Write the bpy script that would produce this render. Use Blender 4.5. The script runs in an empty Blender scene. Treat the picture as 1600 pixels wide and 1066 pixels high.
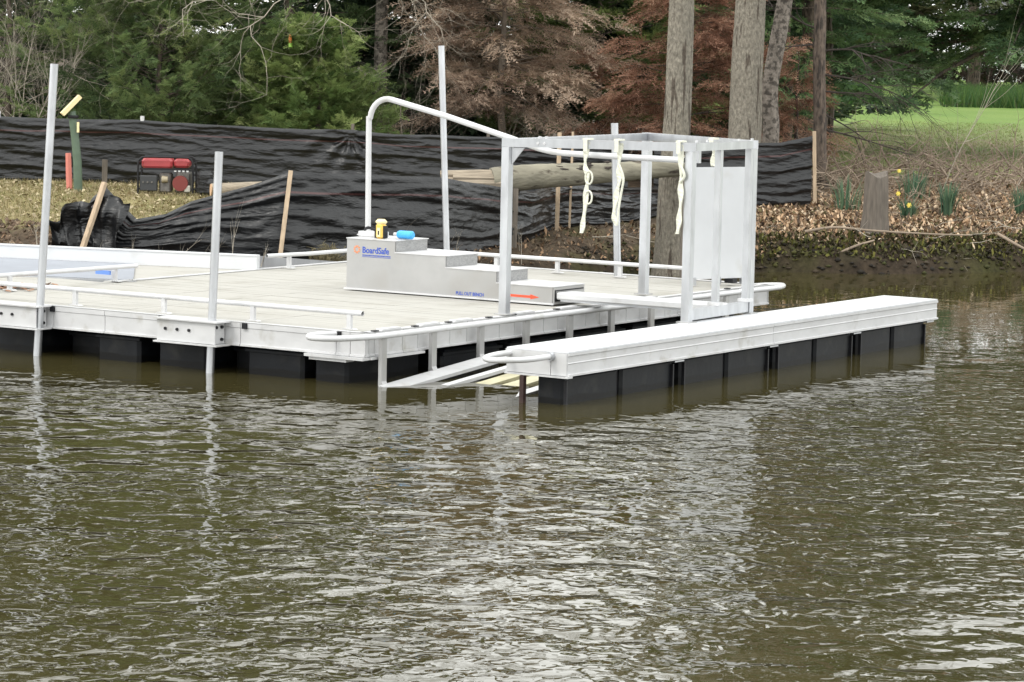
import bpy, math, random
import numpy as np
from mathutils import Vector, Matrix, noise as mnoise
random.seed(7); rng = np.random.default_rng(7)
SC = bpy.context.scene
COL = SC.collection
PI = math.pi
# ------------------------------------------------------------------ camera
pitch, roll, yaw = math.radians(5.81), math.radians(1.19), math.radians(33.15)
fwd = Vector((0, math.cos(pitch), -math.sin(pitch)))
up0 = Vector((0, math.sin(pitch), math.cos(pitch)))
r0 = Vector((1, 0, 0))
cr = math.cos(roll) * r0 + math.sin(roll) * up0
cu = -math.sin(roll) * r0 + math.cos(roll) * up0
cam = bpy.data.cameras.new('camera')
cam.sensor_width = 36; cam.lens = 36 * 4650 / 1600; cam.clip_start = 0.1; cam.clip_end = 3000
camo = bpy.data.objects.new('camera', cam); COL.objects.link(camo)
m = Matrix.Identity(4)
for i in range(3):
    m[i][0] = cr[i]; m[i][1] = cu[i]; m[i][2] = -fwd[i]
m[2][3] = 3.0
camo.matrix_world = m
SC.camera = camo
# ------------------------------------------------------------------ sky, sun, exposure
SUN_AZ, SUN_EL = math.radians(238), math.radians(46)     # azimuth clockwise from +Y
W = bpy.data.worlds.new('World'); SC.world = W; W.use_nodes = True
nt = W.node_tree; nt.nodes.clear()
wo = nt.nodes.new('ShaderNodeOutputWorld'); bg = nt.nodes.new('ShaderNodeBackground')
sky = nt.nodes.new('ShaderNodeTexSky'); sky.sky_type = 'NISHITA'; sky.sun_disc = False
sky.sun_elevation = SUN_EL; sky.sun_rotation = SUN_AZ; sky.air_density = 1.0; sky.dust_density = 3.0
tc = nt.nodes.new('ShaderNodeTexCoord')
mp = nt.nodes.new('ShaderNodeMapping'); mp.inputs['Scale'].default_value = (1.0, 1.0, 3.0)
nz = nt.nodes.new('ShaderNodeTexNoise'); nz.inputs['Scale'].default_value = 2.2; nz.inputs['Detail'].default_value = 6
cramp = nt.nodes.new('ShaderNodeMapRange')
cramp.inputs['From Min'].default_value = 0.30; cramp.inputs['From Max'].default_value = 0.55
cramp.inputs['To Min'].default_value = 0.72; cramp.inputs['To Max'].default_value = 1.0
mix = nt.nodes.new('ShaderNodeMix'); mix.data_type = 'RGBA'
mix.inputs[7].default_value = (14.2, 14.4, 14.1, 1)        # bright cloud deck
nt.links.new(tc.outputs['Generated'], mp.inputs['Vector']); nt.links.new(mp.outputs[0], nz.inputs['Vector'])
nt.links.new(nz.outputs['Fac'], cramp.inputs['Value']); nt.links.new(cramp.outputs[0], mix.inputs[0])
nt.links.new(sky.outputs[0], mix.inputs[6]); nt.links.new(mix.outputs[2], bg.inputs['Color'])
bg.inputs['Strength'].default_value = 0.150
nt.links.new(bg.outputs[0], wo.inputs['Surface'])
sl = bpy.data.lights.new('sun', 'SUN'); sl.energy = 1.1; sl.angle = math.radians(12); sl.color = (1, .96, .9)
so = bpy.data.objects.new('sun', sl); COL.objects.link(so)
sd = Vector((math.sin(SUN_AZ) * math.cos(SUN_EL), math.cos(SUN_AZ) * math.cos(SUN_EL), math.sin(SUN_EL)))
so.rotation_euler = sd.to_track_quat('Z', 'Y').to_euler()
SC.view_settings.view_transform = 'Standard'; SC.view_settings.look = 'None'
SC.view_settings.exposure = 0.22; SC.view_settings.gamma = 1; SC.view_settings.use_curve_mapping = False
SC.cycles.max_bounces = 6; SC.cycles.use_denoising = True

# ------------------------------------------------------------------ materials
def mat(name, col, rough=.6, metal=0., noise=None, bump=None, spec=None, attr=None, coord='Object', second=None, ior=None):
    """noise=(scale, amount, (sx,sy,sz)); bump=(scale, strength, distance, (sx,sy,sz)); second=(colour, scale, lo, hi)"""
    M = bpy.data.materials.new(name); M.use_nodes = True; t = M.node_tree
    b = t.nodes['Principled BSDF']
    b.inputs['Roughness'].default_value = rough; b.inputs['Metallic'].default_value = metal
    if spec is not None: b.inputs['Specular IOR Level'].default_value = spec
    if ior: b.inputs['IOR'].default_value = ior
    c = t.nodes.new('ShaderNodeTexCoord')
    out = None
    if attr:
        a = t.nodes.new('ShaderNodeAttribute'); a.attribute_name = attr; out = a.outputs['Color']
    else:
        v = t.nodes.new('ShaderNodeRGB'); v.outputs[0].default_value = (*col, 1); out = v.outputs[0]
    def nse(scale, st=(1, 1, 1), det=5):
        mpn = t.nodes.new('ShaderNodeMapping'); mpn.inputs['Scale'].default_value = st
        n = t.nodes.new('ShaderNodeTexNoise'); n.inputs['Scale'].default_value = scale; n.inputs['Detail'].default_value = det
        t.links.new(c.outputs[coord], mpn.inputs['Vector']); t.links.new(mpn.outputs[0], n.inputs['Vector'])
        return n
    if second:
        sc_, s_, lo, hi = second[0], second[1], second[2], second[3]
        n = nse(s_, second[4] if len(second) > 4 else (1, 1, 1)); mr = t.nodes.new('ShaderNodeMapRange')
        mr.inputs['From Min'].default_value = lo; mr.inputs['From Max'].default_value = hi
        t.links.new(n.outputs['Fac'], mr.inputs['Value'])
        x = t.nodes.new('ShaderNodeMix'); x.data_type = 'RGBA'
        t.links.new(mr.outputs[0], x.inputs[0]); t.links.new(out, x.inputs[6]); x.inputs[7].default_value = (*sc_, 1); out = x.outputs[2]
    if noise:
        n = nse(noise[0], noise[2] if len(noise) > 2 else (1, 1, 1))
        mr = t.nodes.new('ShaderNodeMapRange'); mr.inputs['From Min'].default_value = .25; mr.inputs['From Max'].default_value = .75
        mr.inputs['To Min'].default_value = 1 - noise[1]; mr.inputs['To Max'].default_value = 1 + noise[1]
        t.links.new(n.outputs['Fac'], mr.inputs['Value'])
        x = t.nodes.new('ShaderNodeVectorMath'); x.operation = 'SCALE'
        t.links.new(out, x.inputs[0]); t.links.new(mr.outputs[0], x.inputs['Scale']); out = x.outputs[0]
    t.links.new(out, b.inputs['Base Color'])
    if bump:
        n = nse(bump[0], bump[3] if len(bump) > 3 else (1, 1, 1)); bp = t.nodes.new('ShaderNodeBump')
        bp.inputs['Strength'].default_value = bump[1]; bp.inputs['Distance'].default_value = bump[2]
        t.links.new(n.outputs['Fac'], bp.inputs['Height']); t.links.new(bp.outputs[0], b.inputs['Normal'])
    return M

ALU = mat('galvanised_aluminium', (.50, .51, .53), .34, .8, noise=(9, .16, (1, 1, .35)), bump=(30, .15, .002))
ALUP = mat('mill_aluminium_sheet', (.385, .383, .38), .38, .35, noise=(5, .09), bump=(60, .15, .001), second=((.32, .312, .30), 2.5, .5, .7))
WHITE = mat('white_painted_aluminium', (.53, .53, .535), .45, .1, noise=(5, .08, (1, 1, 2)), second=((.37, .36, .335), 5, .58, .76), bump=(40, .15, .001))
WPLAS = mat('white_plastic', (.55, .552, .56), .4, 0, noise=(5, .05), second=((.40, .395, .375), 3.5, .58, .76))
DECK = mat('beige_decking', (.345, .334, .305), .75, 0, noise=(4, .07, (.4, 3, 1)), second=((.275, .262, .228), 1.8, .52, .78), bump=(90, .2, .002))
PLATE = mat('blue_grey_plate', (.27, .285, .32), .6, .1, noise=(3, .08))
BLACKP = mat('black_float_plastic', (.006, .007, .009), .5, 0, spec=.2, noise=(7, .3), second=((.022, .022, .021), 5, .52, .75), bump=(20, .3, .004))
# wet, algae-dark band where the floats meet the water
_t = BLACKP.node_tree; _b = _t.nodes['Principled BSDF']; _c = _t.nodes.new('ShaderNodeTexCoord'); _s = _t.nodes.new('ShaderNodeSeparateXYZ'); _n = _t.nodes.new('ShaderNodeTexNoise'); _n.inputs['Scale'].default_value = 2.5
_a = _t.nodes.new('ShaderNodeMath'); _a.operation = 'MULTIPLY_ADD'; _a.inputs[1].default_value = -.10
_m = _t.nodes.new('ShaderNodeMapRange'); _m.inputs['From Min'].default_value = 0.0; _m.inputs['From Max'].default_value = .012
_x = _t.nodes.new('ShaderNodeMix'); _x.data_type = 'RGBA'; _x.inputs[6].default_value = (.003, .003, .003, 1)
_t.links.new(_c.outputs['Object'], _s.inputs[0]); _t.links.new(_c.outputs['Object'], _n.inputs['Vector']); _t.links.new(_n.outputs['Fac'], _a.inputs[0]); _t.links.new(_s.outputs['Z'], _a.inputs[2])
_t.links.new(_a.outputs[0], _m.inputs['Value']); _t.links.new(_m.outputs[0], _x.inputs[0]); _t.links.new(_b.inputs['Base Color'].links[0].from_socket, _x.inputs[7]); _t.links.new(_x.outputs[2], _b.inputs['Base Color'])
DARK = mat('dark_metal', (.010, .010, .012), .5, 0, spec=.3)
BOARD = mat('bright_white_board', (.56, .57, .585), .5, 0, noise=(4, .04), second=((.48, .475, .455), 3, .58, .78)); ROPE = mat('cream_webbing', (.66, .66, .56), .8, 0, noise=(40, .1))
BLUE = mat('blue_plastic', (.05, .36, .75), .3); BLUE2 = mat('blue_print', (.03, .08, .42), .5); REDP = mat('red_print', (.75, .08, .03), .5)
ORANGE = mat('orange_print', (.80, .22, .05), .5); YEL = mat('yellow_plastic', (.72, .48, .10), .4); YEL2 = mat('pale_yellow_plastic', (.78, .66, .38), .4)
GENR = mat('red_tank_paint', (.36, .05, .055), .35, 0, noise=(8, .15)); GENG = mat('grey_engine', (.16, .15, .14), .5, .5, noise=(20, .4))
BRONZE = mat('rusty_red_engine', (.18, .035, .03), .5, .2)
SUNKEN = mat('water_tinted_board', (.44, .41, .26), .4, 0, noise=(6, .2))  # yellowish cast of murky water over sunken boards, put into the colour
BROWNLEG = mat('brown_steel_leg', (.05, .028, .024), .6, .3, noise=(10, .3))
STAKE = mat('pale_stake_wood', (.42, .32, .22), .85, 0, noise=(12, .25, (3, 3, .4)))
STAKE2 = mat('weathered_post_wood', (.13, .11, .09), .9, 0, noise=(10, .35, (3, 3, .4)), bump=(16, .6, .01, (3, 3, .3)))
LOGM = mat('debarked_log', (.20, .185, .14), .9, 0, noise=(6, .3, (.4, 2, 2)), second=((.05, .038, .028), 7, .60, .68, (.45, 1, 1)), bump=(12, .8, .02, (.5, 2, 2)))
LOGEND = mat('split_wood', (.27, .225, .17), .9, 0, noise=(14, .35, (.3, 3, 3)), bump=(20, .8, .01, (.3, 3, 3)))
CUTW = mat('fresh_cut_wood', (.55, .36, .22), .85, 0, noise=(10, .2))
GREENP = mat('green_pipe', (.085, .125, .085), .5, 0, noise=(8, .2)); PINK = mat('faded_pink_wrap', (.60, .20, .16), .7); 
BARK = mat('grey_beech_bark', (.215, .193, .155), .92, 0, noise=(30, .40, (1, 1, .55)), second=((.085, .068, .052), 3.2, .575, .63, (5, 5, .5)), bump=(26, 1, .06, (1.6, 1.6, .45)))
BARKD = mat('dark_conifer_bark', (.12, .092, .072), .95, 0, second=((.045, .036, .03), 9, .5, .6, (2, 2, .6)), noise=(22, .45, (1, 1, .5)), bump=(10, 1, .03, (2, 2, .4)))
BARKT = mat('mottled_bark', (.19, .165, .14), .95, 0, noise=(24, .45), second=((.07, .06, .05), 14, .5, .6), bump=(11, 1, .03))
TWIG = mat('bare_twig', (.17, .14, .11), .9, 0, noise=(5, .3)); TWIGB = mat('brush_vine', (.25, .195, .145), .9, 0, noise=(3, .35)); TWIGP = mat('pale_vine', (.36, .32, .26), .9, 0, noise=(5, .3)); TWIGD = mat('dark_twig', (.045, .036, .03), .9)
FOL = mat('foliage_tinted', (0, 0, 0), .65, 0, attr='tint', spec=.3)
def translucent(M, f):
    t = M.node_tree; b = t.nodes['Principled BSDF']; o = t.nodes['Material Output']; tr = t.nodes.new('ShaderNodeBsdfTranslucent'); mx = t.nodes.new('ShaderNodeMixShader'); mx.inputs[0].default_value = f
    t.links.new(b.inputs['Base Color'].links[0].from_socket, tr.inputs['Color']); t.links.new(b.outputs[0], mx.inputs[1]); t.links.new(tr.outputs[0], mx.inputs[2]); t.links.new(mx.outputs[0], o.inputs['Surface'])
translucent(FOL, .38)
LITTER = mat('leaf_litter', (0, 0, 0), .8, 0, attr='tint', spec=.2)
ROOF = mat('slate_roof', (.12, .12, .13), .8); HWALL = mat('white_siding', (.72, .73, .74), .7); GLASS = mat('dark_window_glass', (.03, .035, .04), .1)

def fabric_mat():
    M = mat('black_silt_fabric', (.020, .021, .024), .32, 0, bump=(8.0, .75, .03, (.8, 1, 2.6)), spec=.5)
    t = M.node_tree; b = t.nodes['Principled BSDF']
    uv = t.nodes.new('ShaderNodeUVMap'); sp = t.nodes.new('ShaderNodeSeparateXYZ'); t.links.new(uv.outputs[0], sp.inputs[0])
    # thin woven orange tracer line near the top edge
    a = t.nodes.new('ShaderNodeMath'); a.operation = 'SUBTRACT'; a.inputs[1].default_value = .80; t.links.new(sp.outputs['Y'], a.inputs[0])
    ab = t.nodes.new('ShaderNodeMath'); ab.operation = 'ABSOLUTE'; t.links.new(a.outputs[0], ab.inputs[0])
    lt = t.nodes.new('ShaderNodeMath'); lt.operation = 'LESS_THAN'; lt.inputs[1].default_value = .011; t.links.new(ab.outputs[0], lt.inputs[0])
    x = t.nodes.new('ShaderNodeMix'); x.data_type = 'RGBA'; x.inputs[7].default_value = (.055, .022, .022, 1)
    n = t.nodes.new('ShaderNodeTexNoise'); n.inputs['Scale'].default_value = 2.2
    cc = t.nodes.new('ShaderNodeTexCoord'); t.links.new(cc.outputs['Object'], n.inputs['Vector'])
    dm = t.nodes.new('ShaderNodeMix'); dm.data_type = 'RGBA'; dm.inputs[6].default_value = (.004, .0043, .005, 1); dm.inputs[7].default_value = (.009, .0095, .011, 1)
    t.links.new(n.outputs['Fac'], dm.inputs[0]); t.links.new(dm.outputs[2], x.inputs[6])
    t.links.new(lt.outputs[0], x.inputs[0]); t.links.new(x.outputs[2], b.inputs['Base Color'])
    return M
FABRIC = fabric_mat()

def water_mat():
    M = bpy.data.materials.new('murky_pond_water'); M.use_nodes = True; t = M.node_tree; b = t.nodes['Principled BSDF']
    b.inputs['Roughness'].default_value = .015; b.inputs['IOR'].default_value = 1.36
    c = t.nodes.new('ShaderNodeTexCoord')
    def nn(scale, rot, st, det, rough=.5, dist=0):
        mpn = t.nodes.new('ShaderNodeMapping'); mpn.inputs['Rotation'].default_value = (0, 0, rot); mpn.inputs['Scale'].default_value = st
        n = t.nodes.new('ShaderNodeTexNoise'); n.inputs['Scale'].default_value = scale; n.inputs['Detail'].default_value = det
        n.inputs['Roughness'].default_value = rough; n.inputs['Distortion'].default_value = dist
        t.links.new(c.outputs['Object'], mpn.inputs[0]); t.links.new(mpn.outputs[0], n.inputs['Vector']); return n
    def mth(op, a, bb):
        q = t.nodes.new('ShaderNodeMath'); q.operation = op
        for i, v in enumerate((a, bb)):
            if hasattr(v, 'is_output'): t.links.new(v, q.inputs[i])
            else: q.inputs[i].default_value = v
        return q.outputs[0]
    fine = nn(7.0, .35, (1.15, .95, 1), .8, .45, .45)
    cap = nn(15.0, .1, (1, 1, 1), 0, .45, .5)
    mid = nn(2.5, .60, (1.0, 1.15, 1), .5, .5, .5)
    big = nn(.5, .5, (.6, 1.5, 1), 1)
    gust = nn(.30, .8, (.6, 1.3, 1), 2.5)
    g = t.nodes.new('ShaderNodeMapRange'); g.inputs['From Min'].default_value = .38; g.inputs['From Max'].default_value = .60
    g.inputs['To Min'].default_value = .30; g.inputs['To Max'].default_value = 1.35
    t.links.new(gust.outputs['Fac'], g.inputs['Value'])
    # sharp crests: fold the noise about its middle
    ridge = mth('SUBTRACT', .5, mth('ABSOLUTE', mth('SUBTRACT', fine.outputs['Fac'], .5), 0.0))
    fm = mth('ADD', mth('MULTIPLY', ridge, .014), mth('ADD', mth('MULTIPLY', fine.outputs['Fac'], .0125), mth('MULTIPLY', cap.outputs['Fac'], .0028)))
    h = mth('ADD', mth('MULTIPLY', fm, g.outputs[0]),
            mth('ADD', mth('MULTIPLY', mid.outputs['Fac'], .030), mth('MULTIPLY', big.outputs['Fac'], .035)))
    # sheltered water lies calmer close against the dock and floats
    sp = t.nodes.new('ShaderNodeSeparateXYZ'); t.links.new(c.outputs['Object'], sp.inputs[0])
    cy, sy = math.cos(yaw), math.sin(yaw)
    X = mth('SUBTRACT', sp.outputs['X'], -1.284); Y = mth('SUBTRACT', sp.outputs['Y'], 25.328)
    U = mth('SUBTRACT', mth('MULTIPLY', X, cy), mth('MULTIPLY', Y, sy)); V = mth('ADD', mth('MULTIPLY', X, sy), mth('MULTIPLY', Y, cy))
    dv = mth('MAXIMUM', mth('SUBTRACT', 0.0, V), 0.0)          # metres in front of the dock face
    du = mth('MAXIMUM', mth('SUBTRACT', U, 2.0), 0.0)
    dd = mth('ADD', dv, du)
    cal = t.nodes.new('ShaderNodeMapRange'); cal.interpolation_type = 'SMOOTHSTEP'
    cal.inputs['From Min'].default_value = 0.5; cal.inputs['From Max'].default_value = 2.2
    cal.inputs['To Min'].default_value = .10; cal.inputs['To Max'].default_value = 1.0
    t.links.new(dd, cal.inputs['Value'])
    h = mth('MULTIPLY', h, 1.0)
    bp = t.nodes.new('ShaderNodeBump'); bp.inputs['Distance'].default_value = 1.0
    t.links.new(cal.outputs[0], bp.inputs['Strength'])
    t.links.new(h, bp.inputs['Height']); t.links.new(bp.outputs[0], b.inputs['Normal'])
    s = nn(.6, 0, (1, 1, 1), 3)
    x = t.nodes.new('ShaderNodeMix'); x.data_type = 'RGBA'; x.inputs[6].default_value = (.034, .029, .011, 1); x.inputs[7].default_value = (.050, .043, .017, 1)
    t.links.new(s.outputs['Fac'], x.inputs[0]); t.links.new(x.outputs[2], b.inputs['Base Color'])
    return M
WATER = water_mat()

# ------------------------------------------------------------------ mesh helpers
OFF = {}
def mk(name, V, F, material, parent=None, smooth=False, tint=None, uv=None, off=None):
    me = bpy.data.meshes.new(name)
    if off is None: off = OFF.get(parent.name, (0, 0, 0)) if parent else (0, 0, 0)
    V = np.asarray(V, float) - np.array(off)
    if isinstance(F, np.ndarray):
        n, k = F.shape
        me.vertices.add(len(V)); me.vertices.foreach_set('co', V.ravel())
        me.loops.add(n * k); me.polygons.add(n)
        me.loops.foreach_set('vertex_index', F.ravel().astype(np.int32))
        me.polygons.foreach_set('loop_start', np.arange(0, n * k, k, dtype=np.int32))
        me.polygons.foreach_set('loop_total', np.full(n, k, dtype=np.int32))
        me.update(calc_edges=True)
    else:
        me.from_pydata([tuple(v) for v in V], [], F); me.update()
    if smooth: me.polygons.foreach_set('use_smooth', [True] * len(me.polygons))
    if tint is not None:
        a = me.color_attributes.new('tint', 'FLOAT_COLOR', 'POINT')
        c = np.ones((len(V), 4)); c[:, :3] = tint; a.data.foreach_set('color', c.ravel())
    if uv is not None:
        l = me.uv_layers.new(name='UVMap'); idx = np.zeros(len(me.loops), np.int32); me.loops.foreach_get('vertex_index', idx)
        l.data.foreach_set('uv', np.asarray(uv)[idx].ravel())
    me.materials.append(material)
    o = bpy.data.objects.new(name, me); COL.objects.link(o)
    if parent: o.parent = parent
    return o
def tag(o, label=None, cat=None, group=None, kind=None):
    if label: o['label'] = label
    if cat: o['category'] = cat
    if group: o['group'] = group
    if kind: o['kind'] = kind
    return o
def empty(name, loc, label, cat, group=None, rot=0, off=None):
    o = bpy.data.objects.new(name, None); COL.objects.link(o); o.location = loc; o.rotation_euler = (0, 0, rot)
    o.empty_display_size = .1
    OFF[o.name] = off if off is not None else loc
    return tag(o, label, cat, group)
OD = Vector((-1.28423, 25.32825, 0)); DA = Vector((math.cos(yaw), -math.sin(yaw), 0)); DB = Vector((math.sin(yaw), math.cos(yaw), 0))
def dk(u, v, z): return OD + DA * u + DB * v + Vector((0, 0, z))
def dthing(name, uvz, label, cat, group=None):     # a thing standing in the dock's own axes
    return empty(name, dk(*uvz), label, cat, group, -yaw, uvz)
def dmesh(mb, name, material, uvz, label, cat, group=None, smooth=False):
    o = mb.build(name, material, None, smooth, off=uvz); o.location = dk(*uvz); o.rotation_euler = (0, 0, -yaw)
    return tag(o, label, cat, group)

class MB:
    def __init__(s): s.v = []; s.f = []
    def box(s, x0, x1, y0, y1, z0, z1, bev=0):
        b = len(s.v)
        if bev:
            pr = [(x0 + bev, y0), (x1 - bev, y0), (x1, y0 + bev), (x1, y1 - bev), (x1 - bev, y1), (x0 + bev, y1), (x0, y1 - bev), (x0, y0 + bev)]
            for k, (ins, z) in enumerate(((bev, z0), (0, z0 + bev), (0, z1 - bev), (bev, z1))):
                cx, cy = (x0 + x1) / 2, (y0 + y1) / 2
                for (x, y) in pr:
                    s.v.append((x - ins * (1 if x > cx else -1) * .7, y - ins * (1 if y > cy else -1) * .7, z))
            s.f.append(tuple(b + 7 - i for i in range(8))); s.f.append(tuple(b + 24 + i for i in range(8)))
            for k in range(3):
                for i in range(8):
                    j = (i + 1) % 8; s.f.append((b + k * 8 + i, b + k * 8 + j, b + k * 8 + 8 + j, b + k * 8 + 8 + i))
            return s
        for z in (z0, z1):
            s.v += [(x0, y0, z), (x1, y0, z), (x1, y1, z), (x0, y1, z)]
        s.f += [(b + 3, b + 2, b + 1, b), (b + 4, b + 5, b + 6, b + 7)] + [(b + i, b + (i + 1) % 4, b + 4 + (i + 1) % 4, b + 4 + i) for i in range(4)]
        return s
    def bar(s, p, q, w, h=None, side=None):      # rectangular bar from p to q
        h = h or w; p = Vector(p); q = Vector(q); d = (q - p).normalized()
        u = Vector(side) if side else (Vector((0, 0, 1)).cross(d) if abs(d.z) < .95 else Vector((1, 0, 0)))
        u = (u - d * u.dot(d)).normalized(); w_ = d.cross(u)
        b = len(s.v)
        for c in (p, q):
            for a, e in ((-1, -1), (1, -1), (1, 1), (-1, 1)): s.v.append(tuple(c + u * a * w / 2 + w_ * e * h / 2))
        s.f += [(b, b + 1, b + 2, b + 3)[::-1], (b + 4, b + 5, b + 6, b + 7)] + [(b + i, b + (i + 1) % 4, b + 4 + (i + 1) % 4, b + 4 + i) for i in range(4)]
        return s
    def tube(s, pts, r, seg=12, caps=True, hollow=False):
        P = [Vector(p) for p in pts]; n = len(P); R = r if isinstance(r, (list, tuple, np.ndarray)) else [r] * n
        b0 = len(s.v); u = None
        for i in range(n):
            d = (P[min(i + 1, n - 1)] - P[max(i - 1, 0)]).normalized()
            if u is None: u = d.orthogonal().normalized()
            else:
                u = u - d * u.dot(d); u = u.normalized() if u.length > 1e-6 else d.orthogonal().normalized()
            w = d.cross(u)
            for k in range(seg):
                a = 2 * PI * k / seg; s.v.append(tuple(P[i] + (u * math.cos(a) + w * math.sin(a)) * R[i]))
        for i in range(n - 1):
            for k in range(seg):
                k2 = (k + 1) % seg; a = b0 + i * seg
                s.f.append((a + k, a + k2, a + seg + k2, a + seg + k))
        if caps:
            s.f.append(tuple(b0 + seg - 1 - k for k in range(seg))); s.f.append(tuple(b0 + (n - 1) * seg + k for k in range(seg)))
        return s
    def prism(s, poly, axis, a0, a1):           # extrude a 2-D outline along an axis
        b = len(s.v); n = len(poly)
        for a in (a0, a1):
            for (p, q) in poly:
                s.v.append({'x': (a, p, q), 'y': (p, a, q), 'z': (p, q, a)}[axis])
        s.f.append(tuple(b + i for i in range(n))[::-1]); s.f.append(tuple(b + n + i for i in range(n)))
        for i in range(n):
            j = (i + 1) % n; s.f.append((b + i, b + j, b + n + j, b + n + i))
        return s
    def build(s, name, material, parent=None, smooth=False, off=None):
        o = mk(name, s.v, s.f, material, parent, False, off=off)
        if smooth:
            me = o.data; me.polygons.foreach_set('use_smooth', [True] * len(me.polygons))
            try: me.set_sharp_from_angle(angle=math.radians(40))
            except Exception: pass
        return o
def arc(c, r, a0, a1, n, e1, e2):
    c = Vector(c); e1 = Vector(e1); e2 = Vector(e2)
    return [c + e1 * r * math.cos(a0 + (a1 - a0) * i / n) + e2 * r * math.sin(a0 + (a1 - a0) * i / n) for i in range(n + 1)]
def smoothpath(pts, n=6):
    P = [Vector(p) for p in pts]; out = []
    Q = [P[0] * 2 - P[1]] + P + [P[-1] * 2 - P[-2]]
    for i in range(1, len(Q) - 2):
        for k in range(n):
            t = k / n; a, b, c, d = Q[i - 1], Q[i], Q[i + 1], Q[i + 2]
            out.append(.5 * ((2 * b) + (c - a) * t + (2 * a - 5 * b + 4 * c - d) * t * t + (3 * b - a - 3 * c + d) * t ** 3))
    out.append(P[-1]); return out

def vnoise(x, y, s=1., oct=4, seed=0):
    """cheap vectorised value noise, -1..1"""
    x = np.asarray(x, float) * s + seed * 17.3; y = np.asarray(y, float) * s + seed * 9.1
    out = np.zeros_like(x + y); amp = 1.; tot = 0
    for o in range(oct):
        xi = np.floor(x); yi = np.floor(y); fx = x - xi; fy = y - yi
        fx = fx * fx * (3 - 2 * fx); fy = fy * fy * (3 - 2 * fy)
        def hsh(a, b):
            h = np.sin(a * 127.1 + b * 311.7 + o * 13.7 + seed) * 43758.5453
            return (h - np.floor(h)) * 2 - 1
        v = (hsh(xi, yi) * (1 - fx) + hsh(xi + 1, yi) * fx) * (1 - fy) + (hsh(xi, yi + 1) * (1 - fx) + hsh(xi + 1, yi + 1) * fx) * fy
        out += v * amp; tot += amp; amp *= .5; x = x * 2.03 + 5.2; y = y * 2.03 + 1.3
    return out / tot

# ------------------------------------------------------------------ ground
SX = np.array([-300, -30, -12, -8, -6, -4, -3, -.8, .8, 1.6, 2.6, 3.5, 5, 7, 9, 14, 40, 300.])
SY = np.array([20, 30, 33.6, 34.0, 34.2, 34.3, 34.5, 35.7, 37.2, 38.2, 38.9, 39.2, 39.3, 40.2, 41.2, 43, 52, 80.])
def shore(x): return np.interp(x, SX, SY)
def gheight(x, y):
    x = np.asarray(x, float); y = np.asarray(y, float)
    d = y - shore(x) + .25 * vnoise(x, y, .9, 3, 3)
    z = np.interp(d, [-6, -1, -.12, 0, .12, .45, .8, 1.3, 3, 6, 9, 20, 60, 110, 400], [-1.4, -.5, -.12, .02, .16, .33, .42, .50, .62, .78, .86, .98, 1.06, 1.18, 1.5])
    amp = np.interp(d, [-.2, .1, 1.2, 3, 10, 30], [.01, .07, .05, .03, .03, .02])
    dn = y - np.interp(x, [-300, -9, -6, -4, -2.95, -1.45, -.8, .8, 1.6], [30, 31.0, 31.2, 31.9, 32.25, 34.35, 34.9, 37.0, 38.6]) + .15 * vnoise(x, y, 1.3, 3, 9)
    shelf = np.clip(dn * .45, -1, .22)
    z = np.where(x < 1.6, np.maximum(z, shelf), z)
    z = z + amp * vnoise(x, y, 3.1, 4, 1) + .4 * amp * vnoise(x, y, 11, 2, 5)
    # heap of turned earth at the left
    hp = np.exp(-(((x + 6.1) / .9) ** 2 + ((y - 35.9) / .7) ** 2)); z = z + hp * (.10 + .10 * vnoise(x, y, 6, 3, 8))
    # right bank: litter slope
    hp = np.exp(-(((x - 7.8) / 3.0) ** 2 + ((y - 45.3) / 1.7) ** 2)); z = z + hp * .22
    return z
def grow(a, step, end, f=1.12):
    out = []; x = a
    while (x < end if step > 0 else x > end): step *= f; x += step; out.append(x)
    return out
xs = sorted(grow(-9, -.08, -500)) + list(np.arange(-9, 10.5, .065)) + grow(10.45, .08, 500)
ys = sorted(grow(33.5, -.08, -400, 1.3)) + list(np.arange(33.5, 46.5, .065)) + grow(46.5, .07, 900, 1.05)
xs = np.array(xs); ys = np.array(ys); GX, GY = np.meshgrid(xs, ys); GZ = gheight(GX, GY)
GZ = np.where(GY < -8, np.interp(-GY, [8, 20, 400], [-1.4, .4, 1.0]), GZ)
nx, ny = len(xs), len(ys)
idx = np.arange(nx * ny).reshape(ny, nx)
GF = np.stack([idx[:-1, :-1], idx[:-1, 1:], idx[1:, 1:], idx[1:, :-1]], -1).reshape(-1, 4)
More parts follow.
